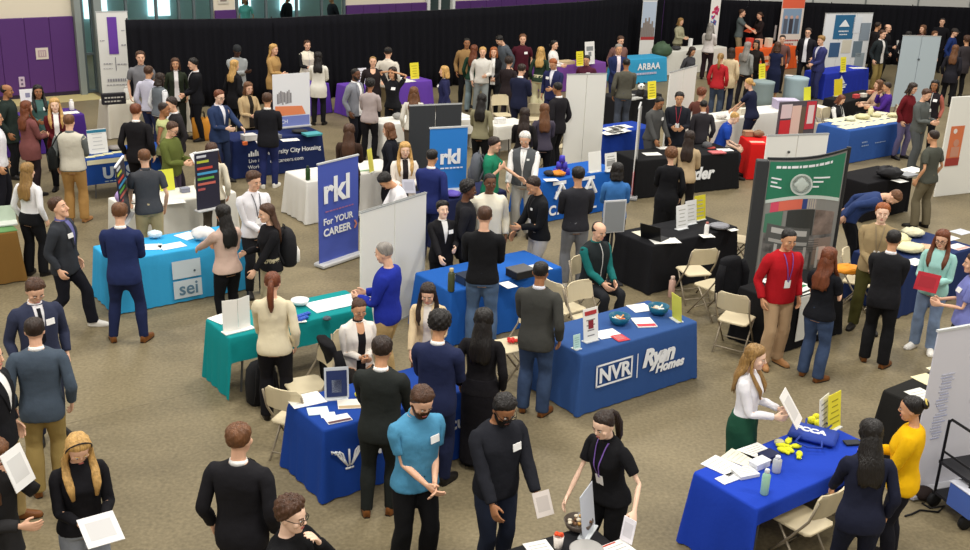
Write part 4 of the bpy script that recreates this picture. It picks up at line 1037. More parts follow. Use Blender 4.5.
for k in range(4): bent(.20+.2*k, .24+.2*k, .50, .82, .009, plain('b4b2ae'), 'machine_post', pan, 2)
bent(.70*Lw, .95*Lw, .55, .95, .007, plain('8a7a70'), 'photo_print', pan, 6); bent(.75*Lw, .88*Lw, .62, .82, .009, plain('d0b4a8'), 'photo_print', pan, 4)
MB().box((-Lw/2-.08, .05, 1.0), (.17, .14, 2.0), bev=.01).build('side_panel', plain('3a3c3e'), root)
MB().box((-Lw/2-.06, .0, .03), (.42, .5, .06), bev=.01).build('base', plain('2c2c2e'), root)
MB().tube([(Lw/2+.02, .03, 0), (Lw/2+.02, .03, 2.26)], .035, 10).build('post', plain('2a2b2c'), root)
bent(-.02, Lw+.02, lambda x: htop(x), lambda x: htop(x)+.03, .012, plain('26282a'), 'top_rail', root, th=.04)
# board on the far right with an orange poster
a = G(952, 97, 2.0); b = a+Vector((math.cos(.45), math.sin(.45), 0))*1.1
r = board('display_board', 'tall white board with orange portrait poster at the picture edge', 'display', a, b, 2.0, .03, 1, mat('white_board', 'efeee6', .7)); w0 = r['w']
o = rect(.36, .80, mat('poster_orange', 'd8794e', .6), 'poster'); face_(r, o, .12, .62)
mb = MB(); mb.lathe([(.075, 0), (.075, .004)], (.20, .46, 0), 16, 0); mb.box((.20, .28, .002), (.22, .20, .004), 0); mb.box((.18, .08, .003), (.36, .16, .004), 1); mb.lathe([(.05, 0), (.05, .004)], (.12, .70, 0), 12, 2)
q = mb.build('portrait_print', [plain('c89078'), plain('a03c34'), plain('e8e0d8')]); q.parent = o; q.location = (0, 0, .004)
# pale banner at the lower right, turned away
a = G(905, 497); b = a+Vector((math.cos(.44), math.sin(.44), 0))*1.35
r = board('retractable_banner', 'wide pale lilac-white banner behind woman in yellow', 'banner', a, b, 1.78, .014, 1, mat('banner_lilac', 'd3d2da', .5), 'b8b8bc'); w0 = r['w']
mb = MB()
for k in range(24): mb.box((.10+rnd.random()*.05, .62+k*.03, 0), (.10+rnd.random()*.08, .012, .004), k % 2)
face_(r, mb.build('small_print', [plain('aeb2cc'), plain('bdbfcf')]), .12, 0, .012)
face_(r, poly([(.0, 0), (.35, .05), (.5, .35), (.3, .55), (.05, .4)], plain('c6c4c8'), 'faded_graphic'), .62, .95, .012); face_(r, rect(.3, .16, plain('c9c3bc')), .5, 1.45, .012)
# slim banner seen almost edge-on
a = G(641, 103, 1.75); d = Vector((-.18, -.98, 0)).normalized()
r = board('retractable_banner', 'narrow white banner with red foot seen nearly edge-on', 'banner', a, a+d*.62, 1.75, .014, 1, mat('banner_white', 'ecebe6', .5), 'a8a8a8'); face_(r, rect(r['w'], .45, plain('c8505a')), 0, .1, .010)
mb = MB(); mb.box((0, 0, .225), (r['w'], .004, .45)); o = mb.build('print_block', plain('c8505a'), r); o.location = (0, .010, .1)
# city housing pop-up on the navy table
t = T['uhc']; P0 = t.c+t.v*.26+t.u*.58
root = empty('table_banner', 'white table-top display with a grey photo and orange shape', 'display', (P0.x, P0.y, .742), t.rz)
MB().box((0, 0, .02), (.80, .14, .04), bev=.01).build('base', plain('b8b8b8'), root); MB().box((0, 0, .55), (.80, .012, 1.08)).build('panel', plain('e8e8ea'), root)
MB().box((0, -.009, .14), (.76, .006, .20)).build('blue_footer', plain('7a86c4'), root); o = MB().plate([(-.36, 0, 0), (.30, 0, 0), (.22, .17, 0), (-.36, .20, 0)], .004).build('orange_shape', plain('e88a5c'), root); o.rotation_euler = (math.pi/2, 0, 0); o.location = (0, -.010, .26)
mb = MB(); 
for k in range(9): mb.box((-.30+k*.035, -.010, .60+.05*((k*37) % 5)/5), (.03, .004, .20+.08*((k*13) % 4)/4), k % 2)
mb.build('photo_print', [plain('8a8688'), plain('a6a2a2')], root); o = text('UCH', .11, WT(), parent=root); o.rotation_euler = (math.pi/2, 0, 0); o.location = (-.33, -.014, .10)
# two dark stands with coloured stripes on the white table
def stripes(px, py, label, lean=0, ang=None):
    t = T['whiteB']; g = G(px, py, .742)
    root = empty('display_stand', label, 'display', (g.x, g.y, .744), t.rz+.12 if ang is None else ang)
    MB().box((0, 0, .015), (.42, .14, .03), bev=.008).build('base', plain('c0c0c0'), root); MB().box((0, 0, .46), (.40, .012, .88)).build('panel', mat('stand_dark', '2e2c3a', .5), root)
    for k, (z, c_, l) in enumerate(((.84, 'c8c8cc', .16), (.76, 'b8c040', .20), (.66, 'c84a3c', .26), (.58, '4a9cc8', .34), (.50, '6aa84a', .28), (.42, 'c8685a', .30), (.34, 'b05858', .12))):
        MB().box((-.17+l/2, -.009, z), (l, .006, .035)).build('stripe', plain(c_), root)
    MB().box((0, 0, .905), (.42, .03, .02)).build('top_rail', plain('e0e0e0'), root); return root
o = stripes(209, 232-22, 'upright dark stand with coloured stripes beside long-haired woman')
o2 = stripes(127, 222, 'tilted dark striped stand in front of man in navy suit', ang=PHI+.9); o2.rotation_euler = (0.0, -.16, PHI+.95); o2.location.z = .78
# ---------------------------------------------------------------- things on and around the tables
def onto(px, py, z=.742): return G(px, py, z)
def paper(px, py, label, w0=.22, h0=.28, rz=.6, col='f2f0ea', z=.743, th=.004, group=None, band=None, name='paper_sheet', cat='paper'):
    g = onto(px, py, z); mb = MB(); mb.box((0, 0, th/2), (w0, h0, th))
    ms = [mat('paper_'+col, col, .7)]
    if band: mb.box((0, -h0*.32, th+.0006), (w0*.94, h0*.28, .0012), 1); ms.append(plain(band))
    else:
        for k in range(4): mb.box((0, h0*(.3-.16*k), th+.0005), (w0*.7, h0*.03, .001), 1)
        ms.append(plain('b8b6b0'))
    o = mb.build(name, ms, None, False, g); o.rotation_euler = (0, 0, rz); return tag(o, label, cat, group)
def standee(px, py, label, w0=.22, h0=.30, rz=PHI, col='f4f2ea', ink='8a8a86', z=.742, name='sign_card', cat='sign', lean=.14, blocks=(), group=None):
    """card standing in a small holder; px,py is its foot"""
    g = onto(px, py, z); root = empty(name, label, cat, g, rz, group)
    o = MB().box((0, 0, h0/2+.008), (w0, .006, h0)).build('card', mat('card_'+col, col, .6), root); o.rotation_euler = (-lean, 0, 0)
    mb = MB(); q = random.Random(int(px))
    for k in range(5): mb.box((0, -.004, h0*(.82-.16*k)), (w0*q.uniform(.4, .75), .003, h0*.035))
    if ink: c = mb.build('small_print', plain(ink), o)
    for (x, zz, a, b, c_) in blocks: MB().box((x*w0, -.006, zz*h0), (a*w0, .003, b*h0)).build('print_block', plain(c_), o)
    MB().box((0, .01, .004), (w0*.9, .09, .008)).build('holder_foot', plain('d4d8da', .2), root); return root
YEL = 'eee03a'
# --- dark blue NVR table
def bowl(px, py, label, gl, r=.13, col='17607c', cols=('e8a060', 'f0e8d8', 'd8743a'), n=7, z=.742):
    g = onto(px, py, z); root = empty('serving_bowl', label, 'bowl', g)
    mb = MB(); mb.lathe([(r*.55, 0), (r*.85, r*.35), (r, r*.85), (r*.93, r*.85), (r*.78, r*.40), (r*.4, r*.12)], n=28, caps=True); mb.build('bowl_body', plain(col, .35), root, True)
    for k in range(n):
        a = k*2.4; d = r*.5*math.sqrt(k/n); mb = MB(); mb.tube([(-.045, 0, 0), (-.024, 0, .002), (0, 0, .004), (.024, 0, .002), (.045, 0, 0)], [.018, .010, .017, .010, .018], 8, flat=.7)
        o = mb.build('wrapped_candy', plain(cols[k % len(cols)], .4), None, True, (g.x+d*math.cos(a), g.y+d*math.sin(a), z+r*.55)); o.rotation_euler = (.3*math.sin(k), .3*math.cos(k), a); tag(o, gl, 'candy', gl)
bowl(619, 324, 'teal bowl of orange candy closer to the white easel sign', 'wrapped candy in the teal bowl beside the easel sign'); bowl(658, 314, 'teal bowl of pale candy near the table corner with yellow card', 'wrapped candy in the teal bowl near the yellow card', cols=('f2e6d4', 'e8c8a8', 'f0f0ea'))
standee(591, 341, 'white easel sign with red heading on the dark blue candy table', .22, .38, blocks=((0, .88, .8, .12, 'b83a3a'), (0, .52, .34, .26, '8a2c34')))
paper(607, 334, 'white flyer lying beside the easel sign on dark blue cloth', .30, .22, .5); paper(620, 338, 'red booklet at the front edge of the dark blue table', .16, .18, .5, 'c23a44', z=.746)
paper(644, 323, 'white flyer stack with red margin between the two bowls', .24, .28, .2, band='c03844', th=.012); paper(640, 308, 'blank white sheet at the back of the dark blue table', .26, .24, .4)
standee(577, 349, 'pale mint phone stand at the corner of the dark blue table', .10, .16, col='bfe0d8', ink='8ab0a8'); standee(677, 320, 'narrow yellow-green card standing at the end of dark blue table', .2, .32, rz=PHI+1.35, col='d8d858', ink=None)
# --- light blue sei table
for k, (x, y, w0, h0, r, l) in enumerate(((150, 247, .30, .24, .2, 'white sheet near navy-suited man on the light blue table'), (172, 246, .34, .22, .7, 'wide white sheet in the middle of the light blue table'), (188, 236, .26, .30, .9, 'tilted brochure at the back of the light blue table'))): paper(x, y, l, w0, h0, r)
def crumple(px, py, label, r, col, z=.742, cat='bag', name='plastic_bag', flat=.55):
    q = random.Random(int(px*3+py)); g = onto(px, py, z); mb = MB(); mb.ell((0, 0, r*flat), (r, r*.8, r*flat), 18, 12)
    mb.v = [(x*(1+q.uniform(-.14, .14)), y*(1+q.uniform(-.14, .14)), max(0, zz*(1+q.uniform(-.12, .12)))) for x, y, zz in mb.v]
    o = mb.build(name, mat('bag_'+col, col, .6, bump=.3, bscale=20), None, True, g); return tag(o, label, cat)
crumple(204, 240, 'crumpled white bag at the end of the light blue table', .17, 'e4e2e0')
crumple(155, 238, 'small clear wrapped bundle at the back of light blue table', .10, 'cfdfe6')
# --- teal table
g = onto(239, 331); root = empty('folded_card', 'tall white tri-fold card standing on the teal table', 'card', g, PHI+.05)
MB().box((-.085, .03, .19), (.17, .006, .38), rot=-.25).build('card_wing', WHITE(), root); MB().box((.085, .03, .19), (.17, .006, .38), rot=.25).build('card_wing', WHITE(), root); MB().box((0, .02, .006), (.36, .12, .010)).build('card_foot', WHITE(), root)
paper(222, 319, 'white leaflet at the corner of the teal table', .22, .26, .9); paper(336, 303, 'large white sheet laid along the teal table', .70, .34, PHI, 'e8eef0', th=.006); paper(300, 321, 'small white card beside the blue trinkets', .14, .10, .4)
bowlx = onto(300, 305); root = empty('serving_bowl', 'white bowl behind the blue trinkets on the teal table', 'bowl', bowlx); MB().lathe([(.05, 0), (.09, .03), (.11, .07), (.10, .07), (.07, .02)], n=22).build('bowl_body', plain('f0f0ee', .3), root, True)
for k in range(7):
    g = onto(299+3.0*(k % 4)+1.2*(k//4), 318-1.0*(k % 4)+3.0*(k//4)); o = MB().ell((0, 0, .022), (.034, .030, .022), 12, 8).build('blue_trinket', plain('2b56b8', .4), None, True, g); tag(o, 'little blue trinket in the cluster on the teal table', 'trinket', 'blue trinkets on the teal table')
o = MB().lathe([(.05, 0), (.05, .012), (.03, .03)], n=18).build('dark_tin', plain('46505a', .3), None, True, onto(327, 319)); tag(o, 'dark round tin between trinkets and white sheet on teal table', 'tin')
# --- deep blue table with emblem
paper(306, 400, 'white sheet at the chair end of the deep blue table', .34, .26, .55); paper(318, 411, 'round-cornered pale brochure beneath the framed sign', .2, .16, .3, 'cfe0e2'); paper(328, 415, 'small pale card by the framed sign on deep blue table', .14, .10, .3, 'dfe6e6', z=.745)
paper(338, 419, 'photo postcard at the front corner of the deep blue table', .24, .15, .5, 'e8e4e0', band='5a3c44'); paper(351, 404, 'open booklet with photo behind the postcard', .26, .2, .2, 'e6e0d4', band='b09a78')
standee(337, 399, 'silver framed sign with dark blue picture on deep blue table', .24, .32, rz=.25, col='c8ccd0', ink=None, blocks=((0, .5, .84, .84, '26335e'), (0, .42, .4, .4, 'b8c0d0')))
o = MB().ell((0, 0, .03), (.025, .02, .03), 10, 8).build('yellow_ball', plain(YEL, .5), None, True, onto(357, 397)); tag(o, 'tiny yellow ball next to man in charcoal suit on deep blue table', 'ball')
paper(452, 378, 'white and black leaflet by woman with long black hair', .22, .2, .9, band='303034')
# --- medium blue table with boxes
def bottle(px, py, label, r, h, col, cap, z=.742, name='water_bottle', cat='bottle', group=None):
    root = empty(name, label, cat, onto(px, py, z), 0, group)
    MB().lathe([(r*.9, 0), (r, .01), (r, h*.78), (r*.6, h*.86), (r*.5, h*.88)], n=20).build('bottle_body', plain(col, .25), root, True); MB().lathe([(r*.55, h*.87), (r*.6, h*.89), (r*.6, h), (r*.5, h+.004)], n=16).build('cap', plain(cap, .4), root, True); return root
bottle(451, 291, 'tall olive green tumbler on the medium blue table corner', .045, .30, '4c5236', 'c8b88a', name='tumbler')
def carton(px, py, label, d, col, rz=PHI, z=.742, lid=None, name='carton', cat='box'):
    root = empty(name, label, cat, onto(px, py, z), rz); MB().box((0, 0, d[2]/2), d, bev=.006).build('box_body', plain(col), root); MB().box((0, 0, d[2]+.006), (d[0]+.01, d[1]+.01, .014), bev=.004).build('lid', plain(lid or col), root); return root
carton(520, 276, 'black flat box beside man in black sweater', (.30, .24, .10), '222224', lid='5a5a5c'); carton(468, 282, 'dark blue open case near the olive tumbler', (.26, .22, .10), '22344e', lid='1c2a40')
paper(537, 268, 'white papers at the end of the medium blue table', .34, .26, .6); paper(508, 285, 'white leaflet edge beside the black flat box', .16, .22, .6); paper(462, 276, 'pale tray liner behind the olive tumbler', .30, .22, .5, 'cfdcea')
# --- black table with laptop
root = empty('laptop', 'black laptop open on the black table', 'laptop', onto(655, 238), PHI+math.pi/2+.25); MB().box((0, 0, .010), (.34, .24, .018), bev=.004).build('keyboard_base', plain('2a2a2c', .4), root); o = MB().box((0, 0, .115), (.34, .010, .23), bev=.004).build('screen', plain('161618', .3), root); o.location = (0, .12, .012); o.rotation_euler = (-.25, 0, 0)
paper(644, 233, 'cream sheet behind the black laptop', .30, .22, .5, 'd8d2bc'); paper(665, 241, 'white fanned leaflets in front of the black laptop', .42, .24, .25); crumple(452, 197, 'purple folded cloth on the navy table by the blue banner', .14, '6a5ac0', flat=.4); paper(707, 236, 'small white sheet under the white cup', .2, .16, .3); paper(733, 230, 'white card at the far end of the black laptop table', .16, .10, .6)
for x, y, c_, l, hh in ((682, 229, 'f2f2f0', 'first white flyer stand beside the black laptop', .36), (691, 224, 'e8e8e6', 'second white flyer stand leaning behind the first', .36), (700, 220, 'e4d838', 'yellow flyer stand behind the white ones on black table', .38)): standee(x, y, l, .24, hh, PHI, c_, 'b8b8b0')
bottle(706, 235, 'white bottle with reddish cap on the black laptop table', .035, .20, 'eceae6', 'b06a60', name='white_bottle'); crumple(719, 229, 'grey crumpled pouch beside the white bottle', .16, '8c8c92', flat=.3)
# --- royal blue table
for x, y, l, w0, h0, r, c_ in ((722, 466, 'white form nearest the corner of royal blue table', .24, .3, .8, 'f2f0ea'), (739, 458, 'cream form beside the white form on royal blue', .22, .26, .9, 'e8e4cc'), (755, 451, 'white leaflet close to woman in green skirt', .28, .2, .6, 'f2f0ea'), (730, 478, 'white folded pamphlet propped at front edge', .26, .12, .6, 'e6e6ea'), (745, 474, 'stack of small white booklets on royal blue cloth', .20, .16, .4, 'dcdcda')): paper(x, y, l, w0, h0, r, c_, th=.03 if 'stack' in l else .005)
carton(768, 460, 'navy gift box on the royal blue table', (.16, .12, .06), '1c2448'); carton(759, 467, 'white gift box in front of the navy one', (.18, .10, .06), 'e6e8ee')
bottle(764, 494, 'clear bottle with green drink on royal blue table', .036, .24, '9cc8b0', 'd8dcdc'); bottle(776, 472, 'grey insulated mug behind the clear bottle', .040, .16, 'b8bcc0', 'e0e2e4', name='insulated_mug')
for k, (x, y) in enumerate(((781, 447), (788, 443), (789, 452), (796, 448), (799, 456), (782, 452))):
    g = onto(x, y); mb = MB(); mb.ell((0, 0, .022), (.055, .032, .022), 12, 8); mb.tube([(.03, 0, .02), (.075, .015, .015)], .012, 6); mb.tube([(.03, -.01, .02), (.078, -.01, .015)], .012, 6)
    o = mb.build('work_glove', plain('dfe02a', .7), None, True, g); o.rotation_euler = (0, 0, k*1.1); tag(o, 'neon yellow glove in the pile on the royal blue table', 'glove', 'neon yellow gloves on royal blue cloth')
o = MB().ell((0, 0, .03), (.05, .045, .03), 12, 8).build('pale_pouch', plain('c8c49a', .7), None, True, onto(779, 445)); tag(o, 'beige pouch tucked against the yellow gloves', 'pouch')
g = onto(813, 438); root = empty('tote_bag', 'royal blue tote bag with white lettering lying on table', 'bag', g, PHI-1.1)
mb = MB(); mb.box((0, 0, .04), (.44, .30, .07), bev=.03); mb.build('bag_body', mat('tote_blue', '24409c', .7, bump=.2), root, True)
for s in (-1, 1): MB().tube([(-.10, -.14*s, .06), (-.12, -.26*s, .05), (0, -.31*s, .05), (.12, -.26*s, .05), (.10, -.14*s, .06)], .011, 6).build('handle', plain('24409c', .7), root)
o = text('FCCA', .11, WT(), parent=root, bold=.006); o.location = (-.17, -.04, .077)
for k, (x, y) in enumerate(((811, 424), (816, 421), (818, 427))): tag(MB().ell((0, 0, .04), (.045, .045, .04), 12, 8).build('yellow_ball', plain('e6e02c', .6), None, True, onto(x, y)), 'yellow foam ball behind the royal blue tote bag', 'ball', 'yellow foam balls behind tote')
standee(824, 430, 'white standing flyer beside the yellow one on royal table', .22, .34, rz=.9, col='e8e6dc'); standee(834, 429, 'yellow standing flyer on the far end of royal table', .22, .36, rz=.75, col=YEL, ink='a89c20')
carton(852, 444, 'dark phone lying near woman in navy coat', (.15, .08, .012), '20242c', rz=.2, name='phone', cat='phone')
# --- black table at the bottom edge
g = onto(578, 529); root = empty('serving_bowl', 'clear bowl of mixed snacks beside reaching woman', 'bowl', g); MB().lathe([(.06, 0), (.10, .03), (.12, .085), (.113, .085), (.09, .03)], n=24).build('bowl_body', plain('5a5048', .2), root, True)
for k in range(14):
    a = k*2.4; d = .09*math.sqrt(k/14); o = MB().ell((0, 0, 0), (.020, .017, .014), 8, 6).build('wrapped_snack', plain(('e8dcc4', '6a4a30', 'c89a54')[k % 3], .5), None, True, (g.x+d*math.cos(a), g.y+d*math.sin(a), .815+.012*math.cos(k))); tag(o, 'bite-sized snack in the clear bowl at the bottom edge', 'snack', 'snacks in the clear bowl')
o = standee(589, 533, 'white sign seen edge-on in front of reaching woman', .28, .38, rz=1.15, col='c8ccd4', ink=None)
def cup(px, py, label, col, fill, z=.742):
    root = empty('paper_cup', label, 'cup', onto(px, py, z)); MB().lathe([(.032, 0), (.042, .11), (.038, .11), (.03, .01)], n=18).build('cup_body', plain(col, .5), root, True)
    mb = MB(); q = random.Random(3)
    for k in range(7): mb.ell((.024*math.cos(k*2.4), .024*math.sin(k*2.4), .115+.01*(k % 3)), (.016, .014, .014), 8, 6)
    mb.build('filling', plain(fill, .6), root, True)
cup(558, 548, 'white cup filled with orange sweets', 'f0e6dc', 'e8542c')
root = empty('round_tin', 'grey round tin at the bottom edge of picture', 'tin', onto(586, 556)); MB().lathe([(.13, 0), (.13, .05)], n=28).build('tin_body', plain('8a8884', .4), root, True); MB().lathe([(.133, .05), (.133, .065), (.12, .07)], n=28).build('lid', plain('a8a6a2', .4), root, True)
o = MB().tube([(-.08, 0, .008), (.08, 0, .008)], .006, 6).build('red_pen', plain('c8402c', .4), None, True, onto(607, 546)); o.rotation_euler = (0, 0, .6); tag(o, 'red pen beside the grey round tin', 'pen')
paper(541, 551, 'white sheet beside the cup of orange sweets', .2, .26, .4); paper(622, 552, 'white sheet at the corner below the red pen', .22, .28, .6)
# --- Ryder table
for x, y, l, w0, h0 in ((652, 154, 'white pamphlet at the near end of the slant-lettered black table', .34, .22), (664, 148, 'white leaflet in front of man with red lanyard', .26, .2), (725, 150, 'white sheet at the far end of the slant-lettered black table', .3, .2)): paper(x, y, l, w0, h0, .3)
root = empty('baseball_cap', 'grey cap lying on the slant-lettered black table', 'cap', onto(707, 147), .8); mb = MB(); mb.lathe([(.10, 0), (.10, .05), (.08, .09), (.02, .11)], n=18); mb.build('crown', plain('5a5a5c', .8), root, True); MB().plate([(.11*math.cos(t), -.08-.10*abs(math.sin(t)), .0) for t in np.linspace(0, math.pi, 10)], .012).build('visor', plain('a03c34', .8), root)
carton(717, 153, 'pink folder beside the grey cap on the slant-lettered black table', (.3, .2, .015), 'c86a6c', rz=.3, name='folder', cat='folder')
# --- CAPITAL table
for row, n in ((0, 3), (1, 2), (2, 1)):
    for k in range(n):
        g = onto(562+5.6*(k-(n-1)/2), 178); root = empty('stress_ball', 'violet-blue cup in the small pyramid on the emblem table', 'cup', (g.x, g.y+.25, .742+row*.115), 0, 'violet-blue cup pyramid'); MB().lathe([(.058, 0), (.045, .105), (.036, .112)], n=16).build('cup_body', plain('4a44c0', .4), root, True); root.name = 'party_cup'
crumple(558, 176, 'orange bag of giveaways on the emblem table', .13, 'e08a2a', flat=.4); crumple(549, 176, 'black and white pouch next to the orange bag', .10, '2c2a2c', flat=.5); paper(551, 180, 'white leaflet at the end of the emblem table', .24, .16, .3)
standee(595, 172, 'blank white standing sign on the emblem table', .30, .36, col='f0f0ea', ink=None); standee(611, 171, 'white sign with grey print at the end of the emblem table', .28, .32, col='eeeeec', blocks=((0, .45, .7, .3, '9a9a9a'),))
# --- University City Housing table
carton(249, 140, 'white box among leaflets on the navy housing table', (.26, .2, .10), 'e0dedc'); paper(290, 140, 'white flyer in front of the table-top display', .34, .2, .5); paper(262, 142, 'white sheet beside the man with white sneakers', .22, .2, .4)
crumple(300, 133, 'black folded shirt by the table-top display', .16, '2a2c30', flat=.25); carton(312, 135, 'turquoise folded cloth at the end of navy housing table', (.34, .24, .03), '4aa0a8', name='folded_cloth', cat='cloth'); carton(245, 145, 'orange token box at the front of navy housing table', (.08, .06, .05), 'e8743a')
carton(275, 138, 'grey equipment case on the navy housing table', (.2, .2, .06), '7a7c80')
# --- UHS table
standee(99, 153, 'white standing notice with blue-green top on the bare-legged blue table', .34, .42, col='ecebe6', ink='c8c8c8', blocks=((0, .93, 1, .12, '2f7a96'),)); crumple(115, 150, 'grey rolled bundle on the bare-legged blue table', .14, '8a8480', flat=.3)
for k in range(4): paper(90+9*k, 157-1.6*k, 'pale yellow leaflet in the line along the bare-legged blue table edge', .16, .12, .6, 'dcd8a8', group='pale yellow leaflets on bare-legged blue table')
# --- white tables on the far side of the room
paper(175, 202, 'white handout on the white table behind olive hoodie', .3, .2, .5); standee(168, 191, 'yellow-green folder standing on the white table', .24, .34, col='dfe04a', ink=None); o = MB().ell((0, 0, .10), (.10, .10, .10), 18, 12).build('lilac_ball', plain('b49ad0', .5), None, True, onto(122, 203)); tag(o, 'lilac ball on the white table next to man in grey polo', 'ball'); carton(185, 192, 'grey phone dock on the white table', (.14, .10, .06), '8a8c9c')
crumple(133, 203, 'white paper bag beside the lilac ball', .10, 'e8e6e2')
bottle(308, 180, 'dark green bottle on the white draped table', .040, .24, '2c4a24', '1c2c18'); standee(372, 172, 'yellow card standing at the far end of white draped table', .16, .40, rz=1.2, col='e8e060', ink=None); paper(362, 170, 'green and white flyer beside the yellow card', .24, .2, .6, 'e8ece0', band='6aa070')
bottle(127, 99, 'white canister on the crumpled white table', .06, .28, 'e4e2dc', 'd0cec8', name='canister'); carton(181, 99, 'cream box on the crumpled white table', (.34, .24, .12), 'e0dcc4'); paper(150, 102, 'white sheet near man in lilac shirt', .3, .2, .5)
g = G(112, 106); root = empty('sign_block', 'black block sign with white lines under the striped banner', 'sign', onto(114, 104), PHI-.1); MB().box((0, 0, .12), (.50, .10, .24), bev=.01).build('sign_body', plain('26242a'), root); o = bars([(0, .13, .4, .03), (0, .05, .34, .03)], plain('c8c4bc')); o.parent = root; o.rotation_euler = (math.pi/2, 0, 0); o.location = (-.2, -.052, .02)
# --- purple tables
standee(415, 79, 'yellow sign standing on purple table with white runner', .26, .40, col=YEL, ink='b0a020'); standee(363, 84, 'white notice on the purple table by grey-blazered man', .24, .38, col='eceaf0'); carton(381, 83, 'tan carton on the purple table by the drapes', (.40, .26, .16), 'd8c49a', lid='e4d4ae')
o = MB().box((0, 0, 0), (.9, .72, .008)).build('runner', WHITE(), T['purA'].root); o.location = (.25, 0, .748)
standee(580, 66, 'yellow sign on the purple table beside white poster', .26, .40, col=YEL, ink='b0a020'); standee(590, 64, 'white poster with grey round crest on purple table', .36, .62, col='ecebe8', ink=None, blocks=((0, .7, .7, .2, '8a8e90'), (0, .45, .3, .2, '8a8e90'))); carton(565, 64, 'tan tray of leaflets on the purple table', (.5, .3, .08), 'd8c098')
standee(13, 119, 'white poster on purple table at the padded wall', .34, .50, col='e8e6e4', blocks=((0, .75, .3, .2, '8a8aa0'),)) if False else standee(30, 112, 'white poster on the purple table at the padded wall', .30, .46, col='e8e6e4', ink=None, blocks=((0, .75, .3, .2, '8a8aa0'), (0, .3, .5, .2, 'd0a890')))
bottle(72, 110, 'white goblet on the purple table near the banner', .05, .22, 'ece8e2', 'f2f0ec', name='goblet', cat='cup'); paper(66, 113, 'white placemat at the end of the purple table', .5, .24, .6)
paper(4, 119, 'white leaflet on the purple table at the picture edge', .3, .16, .7)
# --- brown table
root = empty('laptop', 'pale green-white laptop stand on brown table with runner', 'laptop', onto(6, 224, .76), .5); MB().box((0, 0, .01), (.30, .22, .018)).build('keyboard_base', plain('d8dcd4'), root); o = MB().box((0, 0, .11), (.30, .01, .22)).build('screen', plain('c8d8c4'), root); o.location = (0, .11, .012); o.rotation_euler = (-.2, 0, 0)
# --- turquoise, cobalt and other far tables
standee(652, 99, 'yellow sign on the black magazine table', .28, .42, col=YEL, ink='8a8020'); standee(843, 72, 'yellow sign on the cobalt mountain table', .26, .42, col=YEL, ink='b0a020'); paper(858, 68, 'white papers beside yellow sign on cobalt table', .5, .24, .3)
root = empty('plush_panda', 'black and white panda plush on the magazine table', 'toy', onto(640, 97), .3)
MB().ell((0, 0, .11), (.10, .09, .12)).build('body', plain('2a2a2c', .9), root, True); MB().ell((0, -.02, .26), (.09, .08, .08)).build('head', plain('efede8', .9), root, True)
for s in (-1, 1): MB().ell((s*.07, -.01, .335), (.03, .02, .03), 10, 8).build('ear', plain('1c1c1e', .9), root, True); MB().ell((s*.035, -.09, .27), (.022, .01, .022), 8, 6).build('eye', plain('1c1c1e', .6), root, True)
for k in range(5): paper(622+7*(k % 3), 101-1.2*(k % 3)-(k//3)*4, 'grey-white magazine in the fan on the black table', .28, .20, .4+.15*k, 'b8b8b4', group='magazines on the black table', th=.03)
carton(785, 108, 'lilac storage basket on white table behind red display board', (.55, .36, .20), 'b4aac4', rz=.1, lid='c8c0d8'); standee(807, 104, 'yellow-green sign leaning beside lilac basket', .26, .40, col='dcdc3c', ink=None); standee(838, 96, 'large yellow sign before the black trinket table', .34, .42, col='e2cc28', ink=None, z=.74)
standee(766, 126, 'small yellow sign in front of white table with lilac basket', .26, .34, col='ecd83c', ink='8a7a20', z=.66) if False else None
A = G(776, 134, .74); a2 = G(813, 131, .74)
root = empty('display_board', 'slanted red and white display board behind the white panels', 'display', ((A.x+a2.x)/2, (A.y+a2.y)/2, 0), math.atan2(a2.y-A.y, a2.x-A.x))
wd = (a2-A).length; o = MB().box((0, 0, 1.02), (wd, .04, .80)).build('panel', plain('54525a'), root)
for x, z, w1, h1, c_ in ((-.32, 1.22, .28, .30, 'd8d0d4'), (-.32, .86, .28, .34, 'c8343c'), (-.05, 1.0, .24, .66, 'e0c8bc'), (.14, 1.0, .12, .6, '6a5c4e'), (.34, 1.1, .26, .6, 'c83848'), (.34, 1.12, .16, .4, 'e8d8d8')): MB().box((x*wd, -.025-.004*(c_ == 'e8d8d8'), z), (w1*wd, .008, h1)).build('poster_print', plain(c_), o)
MB().box((0, 0, .03), (wd, .4, .05)).build('base', plain('3a3a3c'), root); MB().box((-wd*.3, .02, .33), (.05, .04, .60)).build('post', plain('3a3a3c'), root); MB().box((wd*.3, .02, .33), (.05, .04, .60)).build('post', plain('3a3a3c'), root)
MB().box((0, -.02, .64), (wd, .06, .04)).build('red_rail', plain('b82c34'), root)
standee(762, 79, 'yellow sign on the grey pleated round table', .26, .40, col='ece23a', ink='a09420', z=.762); o = MB().lathe([(.10, 0), (.12, .02), (.10, .02)], n=18).build('serving_plate', plain('e8eaec', .3), None, True, onto(789, 76, .762)); tag(o, 'white plate on the round silver-blue table', 'plate')
for k, (x, y, r, c_, l) in enumerate(((862, 119, .17, 'd8d2a4', 'cream shirt heap at the near end of long blue table'), (876, 117, .12, 'c8c49c', 'cream pouch in the middle of long blue table'), (850, 121, .12, 'cfd2b8', 'pale bundle by seated woman on long blue table'), (893, 117, .14, 'dcd6ac', 'pale yellow bundle at the far end of long blue table'))): crumple(x, y, l, r, c_, flat=.35, name='cloth_bundle', cat='bundle')
for k in range(24): paper(846+7*(k % 8)-7*(k//8), 127.5-1.1*(k % 8)-3.4*(k//8), 'cream handout in the row along the long blue table', .32, .27, .6+.2*(k % 3), 'e6e0c0', z=.743+.001*(k % 3), group='cream handouts on the long blue table')
bottle(870, 116, 'pale yellow tub on the long blue table', .06, .22, 'dedaa8', 'e6e2bc', name='tub', cat='tub')
